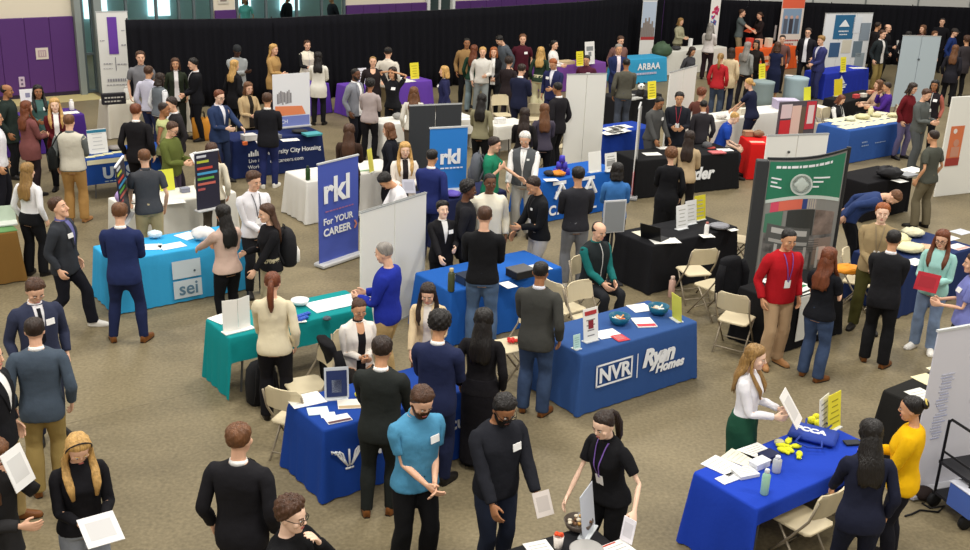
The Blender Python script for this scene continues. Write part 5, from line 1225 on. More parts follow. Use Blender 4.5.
for k, (x, y, c_, l) in enumerate(((856, 98, 'c8484a', 'red packet on the black trinket table'), (863, 97, 'e0d8cc', 'white packet on the black trinket table'), (870, 94, 'd89a7a', 'peach packet on the black trinket table'), (876, 95, 'b05a50', 'rust packet at the end of the black trinket table'))): carton(x, y, l, (.16, .12, .08), c_)
carton(748, 136, 'tan gift box on the bright red table', (.2, .16, .10), 'b08a6a', rz=.2); crumple(758, 137, 'brown paper bag on the bright red table', .12, '8a6a50', flat=.6); paper(757, 142, 'pinkish flyer at the front of the bright red table', .3, .14, .1, 'e8b8a0')
paper(728, 116, 'white handout beside woman in red sweater', .3, .2, .5); crumple(721, 119, 'white tissue heap on the white table', .12, 'e6e2da'); carton(741, 114, 'cream box at the end of the white table', (.2, .16, .12), 'dcd4c0')
carton(500, 123, 'white tissue box on the small white table', (.22, .14, .10), 'ecebe8'); crumple(398, 119, 'grey bag on white table behind the charcoal panels', .12, '9a9894'); paper(465, 119, 'white sheet on the table end beside the charcoal panels', .26, .2, .5)
carton(690, 47, 'white double tube stand on the far white table', (.10, .10, .26), 'f0f0ee'); crumple(676, 50, 'dark bundle in front of woman in patterned shirt', .16, '3a3a3c', flat=.4)
crumple(661, 58, 'green domed planter beside the turquoise table', .30, '4a6048', z=.55, flat=.8, name='domed_bin', cat='bin'); 
for k, (x, y, c_, l) in enumerate(((758, 46, 'f0b090', 'peach gift bag on the orange table'), (768, 45, 'e8d8c0', 'cream gift bag on the orange table'), (775, 38, 'e8e0dc', 'white poster box on the orange table'), (749, 45, 'd84838', 'red gift bag on the orange table'))): carton(x, y+2, l, (.22, .16, .28 if 'bag' in l else .5), c_)
# --- black stretch table, navy table, black table by the pale banner
crumple(888, 178, 'black duffel bag on the black stretch-cloth table', .24, '17161a', flat=.45); carton(907, 176, 'grey laptop closed on the black stretch-cloth table', (.34, .24, .03), '9a9ca0', name='laptop', cat='laptop'); paper(912, 170, 'wide white sheet on the black stretch-cloth table', .5, .3, .7); paper(900, 181, 'white leaflet at the front of black stretch-cloth table', .24, .2, .6)
for k, (x, y, r, c_, l) in enumerate(((893, 244, .24, 'e4dca8', 'pale yellow shirt heap by man in tan sweater'), (909, 252, .20, 'e8e2b8', 'cream shirt heap beside woman in mint hoodie'), (912, 236, .18, 'd8d4b4', 'cream and black striped bag on the navy table'), (925, 251, .14, 'd4b090', 'peach shirt bundle on the navy table'))): crumple(x, y, l, r, c_, flat=.35, name='shirt_heap', cat='shirts')
for x, y, l, c_ in ((948, 238, 'white brochure under the orange poster', 'eceae8'), (958, 247, 'white brochure with pink band on the navy table', 'ece4e0'), (915, 262, 'white sheet hidden behind the black suit shoulder', 'e8e8e8'), (961, 232, 'grey brochure near the tall white board', 'c8ccd4')): paper(x, y, l, .3, .22, .6, c_, band='d89a90' if 'pink' in l else None)
for x, y, l, c_ in ((945, 372, 'cream flyer tucked furthest back on the black table', 'ece4c0'), (930, 381, 'cream flyer with yellow logo on the black table', 'e8dcb0'), (924, 396, 'white flyer in front of woman in yellow', 'f0eee4')): paper(x, y, l, .24, .32, .5, c_, band='d8c060' if 'yellow logo' in l else None)
# --- green display table
g = onto(847, 272); crumple(847, 273, 'bright orange bag at the end of the black display table', .20, 'f09a28', flat=.28); carton(858, 262, 'tan folded chair pad by the orange bag', (.3, .25, .04), 'c8b48a', name='seat_pad', cat='pad') if False else None
# ---------------------------------------------------------------- floor-standing things
block(G(608,284).x, G(608,284).y, .35, .18, .15); g = G(608, 284); root = empty('sign_stand', 'grey framed sign on a dark pole by the black laptop table', 'sign', g, .35)
MB().box((0, 0, .02), (.36, .30, .03), bev=.01).build('base', plain('3a3a3c'), root); MB().tube([(0, 0, .03), (0, 0, .92)], .02, 8).build('pole', plain('2a2a2c'), root); MB().box((0, -.02, 1.06), (.36, .02, .50), bev=.008).build('frame', plain('c8cacc', .4), root); MB().box((0, -.034, 1.06), (.31, .008, .45)).build('grey_sheet', plain('8e9294'), root)
bottle(671, 297, 'pink bottle standing on the floor near tan chair', .05, .32, 'd8b0a0', 'e4c8b8', z=0)
def backpack(loc, rz, label, col, scale=1.0, tilt=0, pocket=None):
    root = empty('backpack', label, 'backpack', loc, rz); root.scale = (scale,)*3; root.rotation_euler = (tilt, 0, rz)
    m = mat('pack_'+col, col, .8, bump=.3, bscale=25); R = []
    for z, a, b in ((0, .12, .07), (.03, .15, .09), (.22, .155, .10), (.36, .14, .085), (.43, .10, .055), (.455, .04, .02)): R.append(ring((0, 0), a, b, 3, 24, z))
    MB().loft(R).build('pack_body', m, root, True); R = []
    for z, a, b in ((.03, .10, .05), (.06, .12, .06), (.18, .12, .06), (.23, .09, .035)): R.append(ring((0, .075), a, b, 3, 20, z))
    MB().loft(R).build('front_pocket', plain(pocket, .8) if pocket else m, root, True)
    for s in (-1, 1): MB().tube([(s*.07, -.075, .42), (s*.10, -.13, .34), (s*.11, -.14, .2), (s*.11, -.08, .05)], .016, 6, flat=.5).build('strap', m, root)
    MB().tube([(-.03, -.03, .44), (-.025, -.03, .49), (.025, -.03, .49), (.03, -.03, .44)], .008, 6).build('top_handle', m, root); return root
g = G(262, 402); backpack(g, .6, 'black backpack standing on the floor under the teal table end', '18181b', 1.15)
# cart with black frame
g = G(971, 513); root = empty('hand_cart', 'black tubular hand cart carrying a blue box', 'cart', g, .35)
bm = plain('17171a', .4, .3)
for s in (-1, 1):
    MB().tube([(-.30, s*.20, .16), (-.30, s*.20, .95)], .014, 8).build('upright', bm, root); MB().box((.05, s*.21, .16), (.72, .03, .03)).build('side_rail', bm, root)
    for x in (-.28, .36):
        o = MB().lathe([(.03, -.02), (.075, -.018), (.075, .018), (.03, .02)], n=18).build('wheel', plain('141416', .6), root, True); o.location = (x, s*.21, .076); o.rotation_euler = (math.pi/2, 0, 0)
MB().tube([(-.30, -.20, .93), (-.30, -.17, .97), (-.30, .17, .97), (-.30, .20, .93)], .014, 8).build('handle_bar', bm, root); MB().tube([(-.30, -.20, .62), (-.30, .20, .62)], .012, 8).build('crossbar', bm, root)
MB().box((.05, 0, .17), (.72, .40, .03)).build('deck', plain('202024'), root); MB().box((.05, 0, .50), (.72, .44, .03)).build('upper_deck', plain('222226'), root)
carton(974, 509, 'blue lidded crate on the lower deck of the hand cart', (.40, .30, .24), '4a66b0', rz=.35, z=.19, lid='c8cad4', name='storage_crate')
g = G(922, 499); mb = MB(); mb.ell((0, 0, .07), (.11, .09, .07), 14, 10); o = mb.build('cable_bag', plain('2a1f1c', .8), None, True, g); tag(o, 'dark coiled cable bundle on the floor beside the hand cart', 'cable')
pts = [G(x, y, .012) for x, y in ((922, 503), (930, 508), (945, 506), (938, 512), (920, 510), (912, 514), (905, 516))]; o = MB().tube(pts, .010, 6).build('power_cable', plain('151314'), None, True); tag(o, 'thin black cable trailing on the floor near the cart', 'cable')
# orange barrel-like tote by the housing table
g = G(202, 140); root = empty('tote_bag', 'orange-brown tote bag standing behind man in navy suit', 'bag', g, .4); R = [ring((0, 0), a, b, 4, 20, z) for z, a, b in ((0, .17, .10), (.05, .19, .12), (.42, .20, .12), (.5, .19, .06))]
MB().loft(R).build('bag_body', mat('tote_orange', 'c8862a', .7, bump=.2), root, True)
for s in (-1, 1): MB().tube([(-.08, s*.06, .48), (-.07, s*.07, .62), (.07, s*.07, .62), (.08, s*.06, .48)], .01, 6).build('handle', plain('1c1a18'), root)
# ---------------------------------------------------------------- chairs
deg = math.degrees
def chair_px(px, py, z, face, label, group=None, fix=True): g = G(px, py, z); return chair(g, face, label, group, fix)
PH = deg(PHI)
chair_px(296, 386, .78, 160, 'tan folding chair pushed to the end of the deep blue table', None, False)
chair_px(512, 345, .44, -60, 'tan folding chair with red flowers behind man in grey suit')
chair_px(566, 296, .60, 130, 'tan folding chair at the end of the medium blue table')
chair_px(592, 296, .75, PH, 'tan folding chair tucked behind the dark blue candy table')
chair_px(737, 313, .44, 150, 'tan folding chair facing the black display table')
chair_px(694, 271, .44, PH+160, 'tan folding chair half hidden by the black jacket')
chair_px(803, 520, .44, PH+180, 'tan folding chair under the open side of royal blue table', None, False)
chair_px(919, 556, .78, 200, 'tan folding chair cut by the bottom edge below woman in yellow')
chair_px(862, 264, .55, 60, 'tan folding chair between green display and man in tan sweater')
chair_px(503, 108, .6, 20, 'tan folding chair in front of woman in black blazer'); chair_px(534, 108, .7, 190, 'orange-tan folding chair behind man in dark suit'); chair_px(397, 113, .62, 200, 'tan folding chair beside the charcoal panels'); chair_px(556, 138, .6, 250, 'tan folding chair beside plaid-shirted woman'); chair_px(716, 120, .5, 30, 'tan folding chair near woman in red sweater') if False else None
chair_px(827, 118, .6, 100, 'tan folding chair by seated woman at long blue table')
def coat_on(px, py, z, face, label, col, chairlabel, fix=True):
    g = chair(G(px, py, z), face, chairlabel, None, fix).location; root = empty('jacket', label, 'jacket', (g.x, g.y, 0), math.radians(face))
    mb = MB(); R = []
    for zz, hw, d0, d1 in ((.24, .23, .255, .33), (.5, .245, .235, .33), (.72, .25, .24, .315), (.86, .22, .175, .315), (.915, .19, .15, .30), (.93, .12, .17, .27)): R.append([(hw*math.cos(t), (d0+d1)/2+(d1-d0)/2*math.sin(t)+.06*0, zz) for t in np.arange(20)*2*math.pi/20])
    V, F = fuse(MB().loft(R), .014, 2); link(mesh('jacket_body', V, F, cloth(col), None, True), 'jacket_body', root)
    for s in (-1, 1): MB().tube([(s*.20, .28, .86), (s*.26, .30, .70), (s*.255, .31, .42), (s*.25, .31, .34)], [.05, .06, .05, .04], 10).build('sleeve', cloth(col), root, True)
coat_on(306, 384, .45, -60, 'black coat hanging over a chair beside woman in cream sweater', '141316', 'folding chair hidden beneath the black coat', False)
coat_on(716, 268, .70, PH+180, 'black jacket draped on a chair in front of laptop table', '17171a', 'folding chair under the black jacket')
coat_on(746, 224, .70, 250, 'red jacket draped on a chair behind the display post', 'b3202a', 'folding chair under the red jacket')
crumple(853, 212, 'red bag on the floor beyond the green display', .28, 'c8303c', z=.45, flat=.6, name='red_bag') if False else None
g = G(517, 333, .47); root = empty('flower_bunch', 'red flower bunch lying on the tan chair', 'flowers', G(512, 343, .458), .4)
for k in range(7): MB().ell((.05*math.cos(k*2.4)*(k/5), .05*math.sin(k*2.4)*(k/5), .03+.01*(k % 2)), (.026, .026, .022), 8, 6).build('blossom', plain(('c8282c', 'd8483a')[k % 2], .7), root, True)
MB().tube([(0, 0, .02), (.12, -.06, .012)], .014, 6).build('stem', plain('4a6a30'), root)
for k in range(6): paper(609+6*(k % 3)+2*(k//3), 133-1.2*(k % 3)-4*(k//3), 'white sheet spread over the blue table behind tall white board', .36, .28, .6, group='white sheets on blue table behind the tall white board')
# ---------------------------------------------------------------- people
DK = ('shoe', '1a1614'); BR = ('shoe', '7a4a22'); WS = ('snk', 'ece8e0'); TN = ('shoe', 'a8784a')
BLK = '18181b'; NAVY = '222a44'; CHAR = '34363a'; WHT = 'f0eeea'
def slim(c=BLK): return ('slim', c)
def jeans(c='4a6284'): return ('straight', c, 'd')
def held(p, label, w0=.21, h0=.28, col='f2f0ea', side='R', name='paper_sheet', cat='paper', tip=50, off=(0, 0, 0), th=.006):
    """sheet, folder or clipboard in the hand"""
    q = hand(p, side, .10); mb = MB(); mb.box((0, 0, 0), (w0, h0, th)); mb.box((0, 0, th/2+.0006), (w0*.7, h0*.6, .001), 1)
    o = mb.build(name, [mat('paper_'+col, col, .6), mat('ink_'+col, tuple(int(col[i:i+2], 16)/255*.9 for i in (0, 2, 4)), .6)])
    o.location = q+Vector((math.sin(p.rz)*.045, -math.cos(p.rz)*.045, .035))+Vector(off); o.rotation_euler = (math.radians(tip), 0, p.rz); return tag(o, label, cat)
P = person
# far wall, picture's left part
P(5, 84, 1.76, 75, 'm', 3, 'balding', 'black', ('coat', '26302c'), slim(), DK, 'person with thinning hair in dark coat at the padded wall', aL='hold')
P(37, 85, 1.66, 10, 'f', 3, 'wavy', 'black', ('long', '4a6a66'), slim(), DK, 'person with dark wavy hair in teal top behind the purple table', x=('tag',), aL='hold', aR='hold')
P(25, 101, 1.68, 125, 'f', 1, 'wavy', 'auburn', ('coat', '7a4a48'), slim('2a2024'), DK, 'person with long auburn hair in dusty rose coat', aR='hold', aL='hold')
P(54, 98, 1.68, 0, 'f', 0, 'longf', 'blond', ('blazer', '5a1c22', WHT), slim(), DK, 'smiling blond person in burgundy blazer over white top', aL='clasp', aR='clasp')
p = P(68, 114, 1.80, 165, 'm', 1, 'crop', 'mid', ('vest', 'c8c2b2', '686c6c'), ('straight', 'a8814c'), TN, 'person in pale vest and khaki trousers carrying a black tote', aR='hold')
def tote(p, label, col, w0=.34, h0=.36, side='L', z=.90, patch_=None):
    s = 1 if side == 'L' else -1; q = W_(p, (s*.27, .07, z)); root = empty('shoulder_bag', label, 'bag', q, p.rz+math.pi/2); R = [ring((0, 0), a, b, 3.5, 20, zz) for zz, a, b in ((0, w0*.40, .05), (.03, w0*.48, .07), (h0*.8, w0*.5, .06), (h0, w0*.46, .025))]
    MB().loft(R).build('bag_body', cloth(col), root, True)
    a = W_(p, (s*.13, 0, 1.47))-q; c, sn = math.cos(-(p.rz+math.pi/2)), math.sin(-(p.rz+math.pi/2)); ax, ay = c*a.x-sn*a.y, sn*a.x+c*a.y
    for k in (-1, 1): MB().tube([(k*w0*.36, 0, h0*.96), (k*w0*.2+ax*.4, ay*.5, h0+(a.z-h0)*.6), (ax+k*.01, ay, a.z+.012)], .014, 6, flat=.5).build('strap', cloth(col), root)
    if patch_: MB().box((0, -.07 if s > 0 else .07, h0*.42), (w0*.4, .012, h0*.4)).build('patch', plain(patch_), root)
    return root
tote(p, 'black tote bag with grey emblem on shoulder of person in pale vest', '1c1e1e', patch_='7a8480')
P(-7, 110, 1.80, 80, 'm', 2, 'short', 'black', ('shirt', 'e8e6ea'), slim('1c1c24'), DK, 'person in white shirt and black trousers at the picture edge')
P(26, 163, 1.68, 140, 'f', 1, 'long', 'dirty', ('tuck', 'ebe9ea'), ('straight', '17171a'), DK, 'blond person in white blouse and black trousers by brown table')
P(53, 198, 1.76, 62, 'm', 1, 'short', 'brown', ('suit', '33363c', '6a6aa0'), ('straight', '191a22'), WS, 'person in charcoal jacket and white sneakers looking upwards', nod=-12, stance='walk', x=('tagr',))
p = P(119, 203, 1.80, 168, 'm', 1, 'short', 'mid', ('suit', '26305a'), slim('20284a'), BR, 'person in bright navy suit and brown shoes at light blue table', aL='hold', aR='hold', nod=12, stance='wide', push=-1)
held(p, 'papers held by the person in bright navy suit', side='L', tip=20)
p = P(35, 280, 1.78, 14, 'm', 1, 'short', 'brown', ('suit', '33384e', 'f0eef0', '1c1c24'), slim('2a2e40'), DK, 'person in slate navy suit with dark tie and name tag', nod=28, x=('tag',))
P(33, 318, 1.77, 174, 'm', 1, 'crop', 'dark', ('suit', '4a5664'), ('straight', '9a8450'), BR, 'person in grey-blue blazer and khaki trousers seen from behind')
P(-14, 342, 1.78, 60, 'm', 1, 'short', 'dark', ('suit', '1b1b1f'), ('straight', 'a08a5c'), BR, 'person in black jacket cut by the picture edge')
p = P(78, 437, 1.66, 12, 'f', 1, 'longf', 'blond', ('long', '17161a'), ('straight', '8a8f98', 'd'), DK, 'blond person with headband in black sweater reading a notepad', nod=30, aL='hold', aR='hold', x=('headband',))
held(p, 'white notepad held by the blond person with headband', .26, .30, 'dedcda', 'R', 'notepad', 'notepad', tip=15, off=(.10, -.03, .02))
p = P(-4, 440, 1.70, 50, 'm', 1, 'wavy', 'mid', ('coat', '2c2b2c'), jeans('3a4660'), DK, 'person in dark jacket holding white papers at the picture corner', nod=30, aL='chin', aR='hold')
held(p, 'folded white papers held up by person in dark jacket', .22, .30, 'ecebe8', 'L', tip=70, off=(.02, 0, -.02))
P(237, 425, 1.80, 158, 'm', 1, 'short', 'mid', ('suit', '1d1c20'), slim('1a1a1e'), DK, 'brown-haired person in black suit jacket walking away', turn=-12)
P(290, 499, 1.70, 60, 'm', 0, 'curly', 'brown', ('sweat', '1a1a1c'), slim(), DK, 'curly-haired person with glasses and black top at the bottom edge', nod=10, aL='chin', x=('glasses',))
p = P(424, 389, 1.83, 28, 'm', 1, 'short', 'brown', ('polo', '4f90b4'), ('straight', '18181a'), DK, 'bearded person in light blue polo with name tag', nod=30, aL='clasp', aR='clasp', x=('beard', 'tag'))
p = P(507, 397, 1.80, 32, 'm', 3, 'short', 'black', ('sweat', '25262c'), slim('262c3c'), DK, 'person in black zip jacket with glasses and beard looking down', nod=30, aL='fwdlow', aR='fwdlow', x=('glasses', 'beard', 'tag'))
held(p, 'crumpled white flyer held by person in black zip jacket', .16, .20, 'd8cec6', 'L', tip=60)
p = P(603, 412, 1.70, -38, 'f', 0, 'pony', 'dark', ('polo', '151518'), ('straight', '141416'), DK, 'ponytailed person in black polo with purple lanyard reaching for snacks', nod=14, lean=10, aR='low', aL='out', x=('lan7a5aa8',))
held(p, 'white flyer in the hand of ponytailed person in black polo', .12, .20, 'eeeaf0', 'L', tip=80, off=(0, 0, -.08))
p = P(756, 345, 1.68, 80, 'f', 0, 'wavy', 'dirty', ('tuck', 'e8e6ea'), ('midi', '1e4a38'), DK, 'person in white blouse and dark green skirt holding clipboard', nod=10, aL='hold', aR='hold', push=-1)
held(p, 'white clipboard held by person in dark green skirt', .26, .34, 'f0ece6', 'L', 'clipboard', 'clipboard', tip=55, off=(-.02, 0, .03))
P(873, 420, 1.68, -162, 'f', 2, 'long', 'black', ('blazer', '1d2032'), slim('1b1e2e'), DK, 'person with long black hair in navy coat leaning at royal table', aL='low', lean=6, nod=12)
P(914, 396, 1.66, -95, 'f', 2, 'bun', 'black', ('sweat', 'e8b414'), slim('1a1a22'), DK, 'person in bright yellow cardigan with hair clip', nod=14, aL='hold', aR='hold', x=('clip',))
# centre of the hall
P(359, 299, 1.64, 18, 'f', 2, 'bun', 'brown', ('blazer', 'ece4da', '1c1a1e'), slim('2a2624'), DK, 'person in white blazer and black top with hair tied back', x=('scoop',), nod=16, aR='belly', aL='belly', stance='sit')
P(428, 285, 1.70, -8, 'f', 1, 'wavy', 'dark', ('blazer', 'dcc49c', 'ece2d6'), ('skirt', '6a4438'), DK, 'smiling person in tan blazer with long dark wavy hair', nod=12, lean=12, aR='low', aL='hold', push=1)
P(384, 242, 1.78, -112, 'm', 1, 'crop', 'grey', ('sweat', '26349a'), ('straight', 'b89c6c'), BR, 'grey-haired person in royal blue sweater and khaki trousers', nod=16, aL='hold', aR='hold')
P(382, 337, 1.78, 168, 'm', 2, 'short', 'dark', ('suit', '272a28'), slim('232624'), BR, 'person in charcoal-green suit with brown shoes at deep blue table', aL='fwdlow', aR='fwdlow', nod=12, push=-1)
P(440, 312, 1.80, 162, 'm', 2, 'curly', 'black', ('suit', '232a4a'), slim('1f2540'), DK, 'person in navy suit with thick dark hair at deep blue table', aL='hold', aR='hold', nod=14, push=-1)
P(484, 309, 1.68, 170, 'f', 2, 'long', 'black', ('long', '1a181b'), ('maxi', '18161a'), DK, 'person with very long black hair in long black dress', nod=10, push=-1)
P(541, 261, 1.80, 166, 'm', 3, 'buzz', 'black', ('suit', '43433f', 'dcdce4'), jeans('3a4a66'), BR, 'person in grey suit jacket, jeans and brown shoes', nod=8, aL='hold')
P(485, 206, 1.82, 176, 'm', 1, 'crop', 'brown', ('long', '19191b'), jeans('566c8a'), DK, 'person in black sweater and blue jeans at medium blue table', aL='hold', aR='hold', nod=8)
P(442, 201, 1.78, 22, 'm', 0, 'swept', 'black', ('suit', '1c1b1e', 'f0eeea'), slim(), DK, 'pale person in black suit and white shirt behind olive tumbler', nod=-4, aR='low', aL='hold', x=('tag',), push=1)
P(468, 181, 1.78, 95, 'm', 4, 'curly', 'black', ('coat', '1f1f24'), slim(), DK, 'person in black coat with short curly hair beside cream sweater', nod=10)
P(490, 173, 1.80, 14, 'm', 4, 'crop', 'black', ('sweat', 'ebe4cf'), slim('3a3836'), DK, 'person in cream sweater facing forward', nod=4)
P(532, 177, 1.78, -68, 'm', 2, 'short', 'dark', ('shirt', '17181b'), ('straight', 'b4b0aa'), DK, 'person in black shirt and light grey trousers with badge', nod=22, lean=6, aR='fwdlow', aL='hold', x=('lan2a2a30', 'logo'))
P(525, 132, 1.80, -10, 'm', 1, 'short', 'white', ('vest', '54575a', 'eeecea', 'v'), ('straight', 'a8a6a0'), DK, 'white-haired person in grey vest over white shirt', nod=24, aL='fwdlow', aR='fwdlow', x=('logo',), push=1)
p = P(495, 137, 1.76, 80, 'm', 1, 'short', 'dark', ('tee', '1f7a5a'), slim('22242c'), DK, 'person in green tee shirt wearing a grey backpack', nod=16, aL='reach', aR='strap')
q = W_(p, (0, .24, 1.02)); backpack(q, p.rz, 'grey backpack on the back of person in green tee', '5c6068')
P(482, 94, 1.68, 165, 'f', 3, 'long', 'black', ('long', '8a8468'), slim('151517'), DK, 'person with long black hair in olive patterned top', nod=10, aL='hold')
P(525, 108, 1.70, 176, 'f', 2, 'long', 'dark', ('long', '1d1a1a'), slim(), DK, 'person with long dark brown hair and black top', aL='hold')
P(545, 104, 1.68, -170, 'f', 1, 'long', 'mid', ('long', '4a4450'), slim(), DK, 'brown-blond person in dark plaid shirt', aR='hold')
P(558, 82, 1.78, -130, 'm', 3, 'crop', 'black', ('suit', '222024'), slim(), DK, 'person in black suit beside the tall white board', nod=14, stance='stand')
P(432, 149, 1.76, 158, 'm', 2, 'crop', 'black', ('suit', '26306a'), slim('222a52'), DK, 'person in cobalt navy suit before the bright blue banner', nod=8, aL='hold')
p = P(405, 142, 1.68, 8, 'f', 0, 'longf', 'blond', ('blazer', 'ece2d6', '2a2426'), slim(), DK, 'blond person in white blazer holding a tablet', nod=12, aL='hold', aR='hold')
held(p, 'grey tablet held by the blond person in white blazer', .20, .26, 'a8a8b4', 'L', 'tablet', 'tablet', tip=40, off=(-.05, 0, 0))
P(389, 123, 1.68, -105, 'f', 1, 'bob', 'mid', ('long', '1c1d24'), slim(), DK, 'person with brown bob in black top by the charcoal panels', nod=12)
P(381, 175, 1.70, -80, 'm', 2, 'swept', 'black', ('shirt', 'e6e4e6'), slim('2a2c3c'), DK, 'person in white shirt bending behind the white double board', lean=24, nod=28, aL='reach', aR='reach', push=1)
P(349, 124, 1.68, 172, 'f', 1, 'long', 'brown', ('long', '3a2a22'), slim('241e1c'), DK, 'person with long brown hair and brown top near violet-blue banner', aL='hold', aR='hold')
P(355, 68, 1.80, 55, 'm', 4, 'buzz', 'black', ('blazer', '84868e', 'f4f2f0'), slim('1a1a22'), DK, 'bearded person in light grey blazer and white shirt', x=('beard',))
P(370, 79, 1.68, 165, 'f', 3, 'curly', 'black', ('sweat', 'b4a6a4'), slim('18171a'), DK, 'curly dark-haired person in mauve-beige sweater', aL='hold', aR='hold')
P(373, 56, 1.70, 0, 'm', 1, 'buzz', 'dirty', ('long', '2a2224'), slim(), DK, 'close-cropped person in dark top behind the purple table', x=('scoop',), aL='gest', push=1)
P(388, 47, 1.82, 165, 'm', 1, 'cap', '2a2a2a', ('shirt', 'd8d0c2'), ('straight', '8a7c60'), DK, 'person in black cap and cream shirt facing the drapes')
P(393, 67, 1.70, -30, 'f', 2, 'bob', 'dark', ('tee', '1b1b1e'), slim(), DK, 'person in black tee with hands raised to hair', aL='hair', aR='hair', x=('tag',))
P(414, 87, 1.66, 178, 'f', 1, 'wavy', 'mid', ('long', 'dcd6ca'), slim('5a5044'), DK, 'brown-haired person in cream top behind charcoal panels', x=())
P(445, 66, 1.70, -95, 'f', 1, 'bob', 'blond', ('suit', '24264a'), slim('24264a'), DK, 'blond person in navy jacket before the drapes', x=('tag',))
P(467, 38, 1.76, 5, 'm', 3, 'crop', 'black', ('sweat', '9a7a50'), slim(), DK, 'person in tan and black sweater by the drapes')
P(474, 45, 1.68, 165, 'f', 2, 'long', 'auburn', ('long', '1e3a2c'), jeans('7c8c90'), DK, 'person with long auburn hair in dark green top')
P(483, 47, 1.72, 0, 'm', 1, 'short', 'blond', ('shirt', 'd8d4cc'), slim('8a9090'), DK, 'fair person in pale shirt behind the black blazer', aL='hold', push=1)
P(494, 47, 1.72, 0, 'f', 1, 'bob', 'ginger', ('blazer', '17161a', WHT), slim('151517'), DK, 'ginger-haired person in black blazer and white blouse', aL='clasp', aR='clasp', x=('tagr',))
P(498, 36, 1.80, -60, 'm', 1, 'short', 'black', ('sweat', '5a6068'), slim('2a2c30'), DK, 'person in blue-grey sweater leaning by the drapes', lean=18, nod=22)
P(509, 57, 1.68, 160, 'f', 1, 'curly', 'dark', ('coat', '2a2224'), slim('3a3438'), DK, 'person with curly dark hair in dark brown coat', aL='hold')
P(523, 34, 1.82, 4, 'm', 1, 'short', 'mid', ('polo', '4a1a26'), slim('241a20'), DK, 'person in maroon polo standing before the drapes', x=('tag',))
P(541, 47, 1.68, 170, 'f', 1, 'wavy', 'blond', ('long', '2a3a2c'), ('wide', 'cfc8a4'), DK, 'blond person in dark green top and pale trousers')
P(522, 64, 1.78, 152, 'm', 1, 'short', 'dark', ('suit', '20243c', 'f0f0f0'), slim('1c2036'), DK, 'dark-haired person in midnight suit turned to cream papers', aL='hold', aR='hold', nod=14)
P(553, 59, 1.76, -22, 'm', 2, 'short', 'ginger', ('suit', '282c54', 'e8e8f2'), slim('24284a'), DK, 'ginger person in navy suit and pale shirt', nod=26, aL='hold', x=('tagr',))
P(554, 40, 1.68, 65, 'f', 1, 'lowbun', 'black', ('tuck', 'ece6e2'), slim('2c2426'), DK, 'person in white blouse with dark bun at purple table', aL='hold', aR='hold')
P(587, 55, 1.70, -15, 'm', 2, 'crop', 'black', ('polo', '4c2030'), slim('2a2228'), DK, 'person in maroon shirt behind the tall white board', nod=16, x=('tag',))
P(621, 36, 1.76, 30, 'm', 1, 'short', 'brown', ('sweat', '7a5a54'), slim('3a3434'), DK, 'person in rust-brown sweater near the turquoise table', nod=16)
P(619, 44, 1.80, 15, 'm', 2, 'short', 'grey', ('blazer', '232c54', 'e8d8dc'), slim('22284a'), DK, 'grey-haired person in navy blazer and pink shirt', aL='clasp', aR='clasp')
P(627, 58, 1.82, -172, 'm', 3, 'buzz', 'black', ('long', '56544a'), jeans('464c58'), DK, 'person in olive-grey sweater and dark jeans seen from behind', aR='hold', push=-1)
P(661, 97, 1.80, 50, 'm', 3, 'crop', 'black', ('long', '50504f'), slim('4a4a4c'), DK, 'person in grey quarter-zip behind the slant-lettered black table', nod=20, lean=6, aL='fwdlow', aR='fwdlow', x=('tag',), push=1)
P(680, 92, 1.80, 4, 'm', 2, 'short', 'black', ('coat', '20222a'), slim(), DK, 'person in black jacket with red lanyard behind slant-lettered black table', nod=14, aL='hold', aR='hold', x=('lan9a2a3a',), push=1)
P(704, 100, 1.76, -165, 'm', 2, 'crop', 'black', ('suit', '353236', 'dcd8dc'), slim('262428'), DK, 'person in dark grey suit at the slant-lettered black table seen from behind', nod=12, push=1)
P(702, 88, 1.68, 150, 'f', 1, 'curly', 'auburn', ('long', '6a4038'), slim('3a3034'), DK, 'person with bushy auburn hair in brown top', nod=10)
P(721, 53, 1.68, 172, 'f', 1, 'pony', 'dirty', ('sweat', 'b02a30'), jeans('3c4658'), DK, 'person in bright red sweater with ponytail')
P(732, 48, 1.68, 172, 'f', 1, 'bob', 'dark', ('coat', 'd2be9a'), ('straight', '22263a'), DK, 'person in beige coat with dark bob')
P(693, 47, 1.64, 50, 'f', 2, 'bob', 'dark', ('long', '3e3e42'), slim(), DK, 'dark-haired person in grey top by the far white table', nod=22)
P(711, 23, 1.72, 165, 'f', 1, 'wavy', 'grey', ('long', 'd4ccc8'), ('straight', '2a1c20'), DK, 'grey-haired person in pale top at the far white table', aL='hold', aR='hold')
P(681, 18, 1.72, 55, 'f', 1, 'bob', 'dirty', ('shirt', 'a4a084'), slim('6a6650'), DK, 'person in pale patterned shirt before the far drapes', nod=12, aL='hold', aR='hold', push=1)
P(742, 9, 1.80, 90, 'm', 1, 'crop', 'brown', ('polo', '5a6464'), ('straight', '9a8a6a'), DK, 'person in grey polo passing something over the orange table', aL='reach', aR='reach')
p = P(760, 12, 1.70, -55, 'f', 1, 'lowbun', 'brown', ('long', '2a2020'), slim(), DK, 'person in black and orange top behind the orange table', aL='hold', aR='hold', nod=16, x=('scoope05030',))
held(p, 'bright orange folder held over the orange table', .34, .24, 'e85a34', 'L', 'folder', 'folder', tip=30, off=(0, 0, .03))
P(748, 42, 1.70, 150, 'f', 1, 'long', 'grey', ('long', '8a8a86'), slim('2a262a'), DK, 'person with long grey hair in grey cardigan', aL='hold')
P(778, 42, 1.70, 172, 'f', 2, 'bob', 'brown', ('sleeveless', '1e2440'), ('midi', '1c223c'), DK, 'person in navy dress between the round tables', aL='hold', aR='hold')
P(783, 35, 1.66, 0, 'm', 1, 'short', 'dark', ('long', '6a4a44'), slim(), DK, 'person half hidden behind the orange table gifts', nod=8)
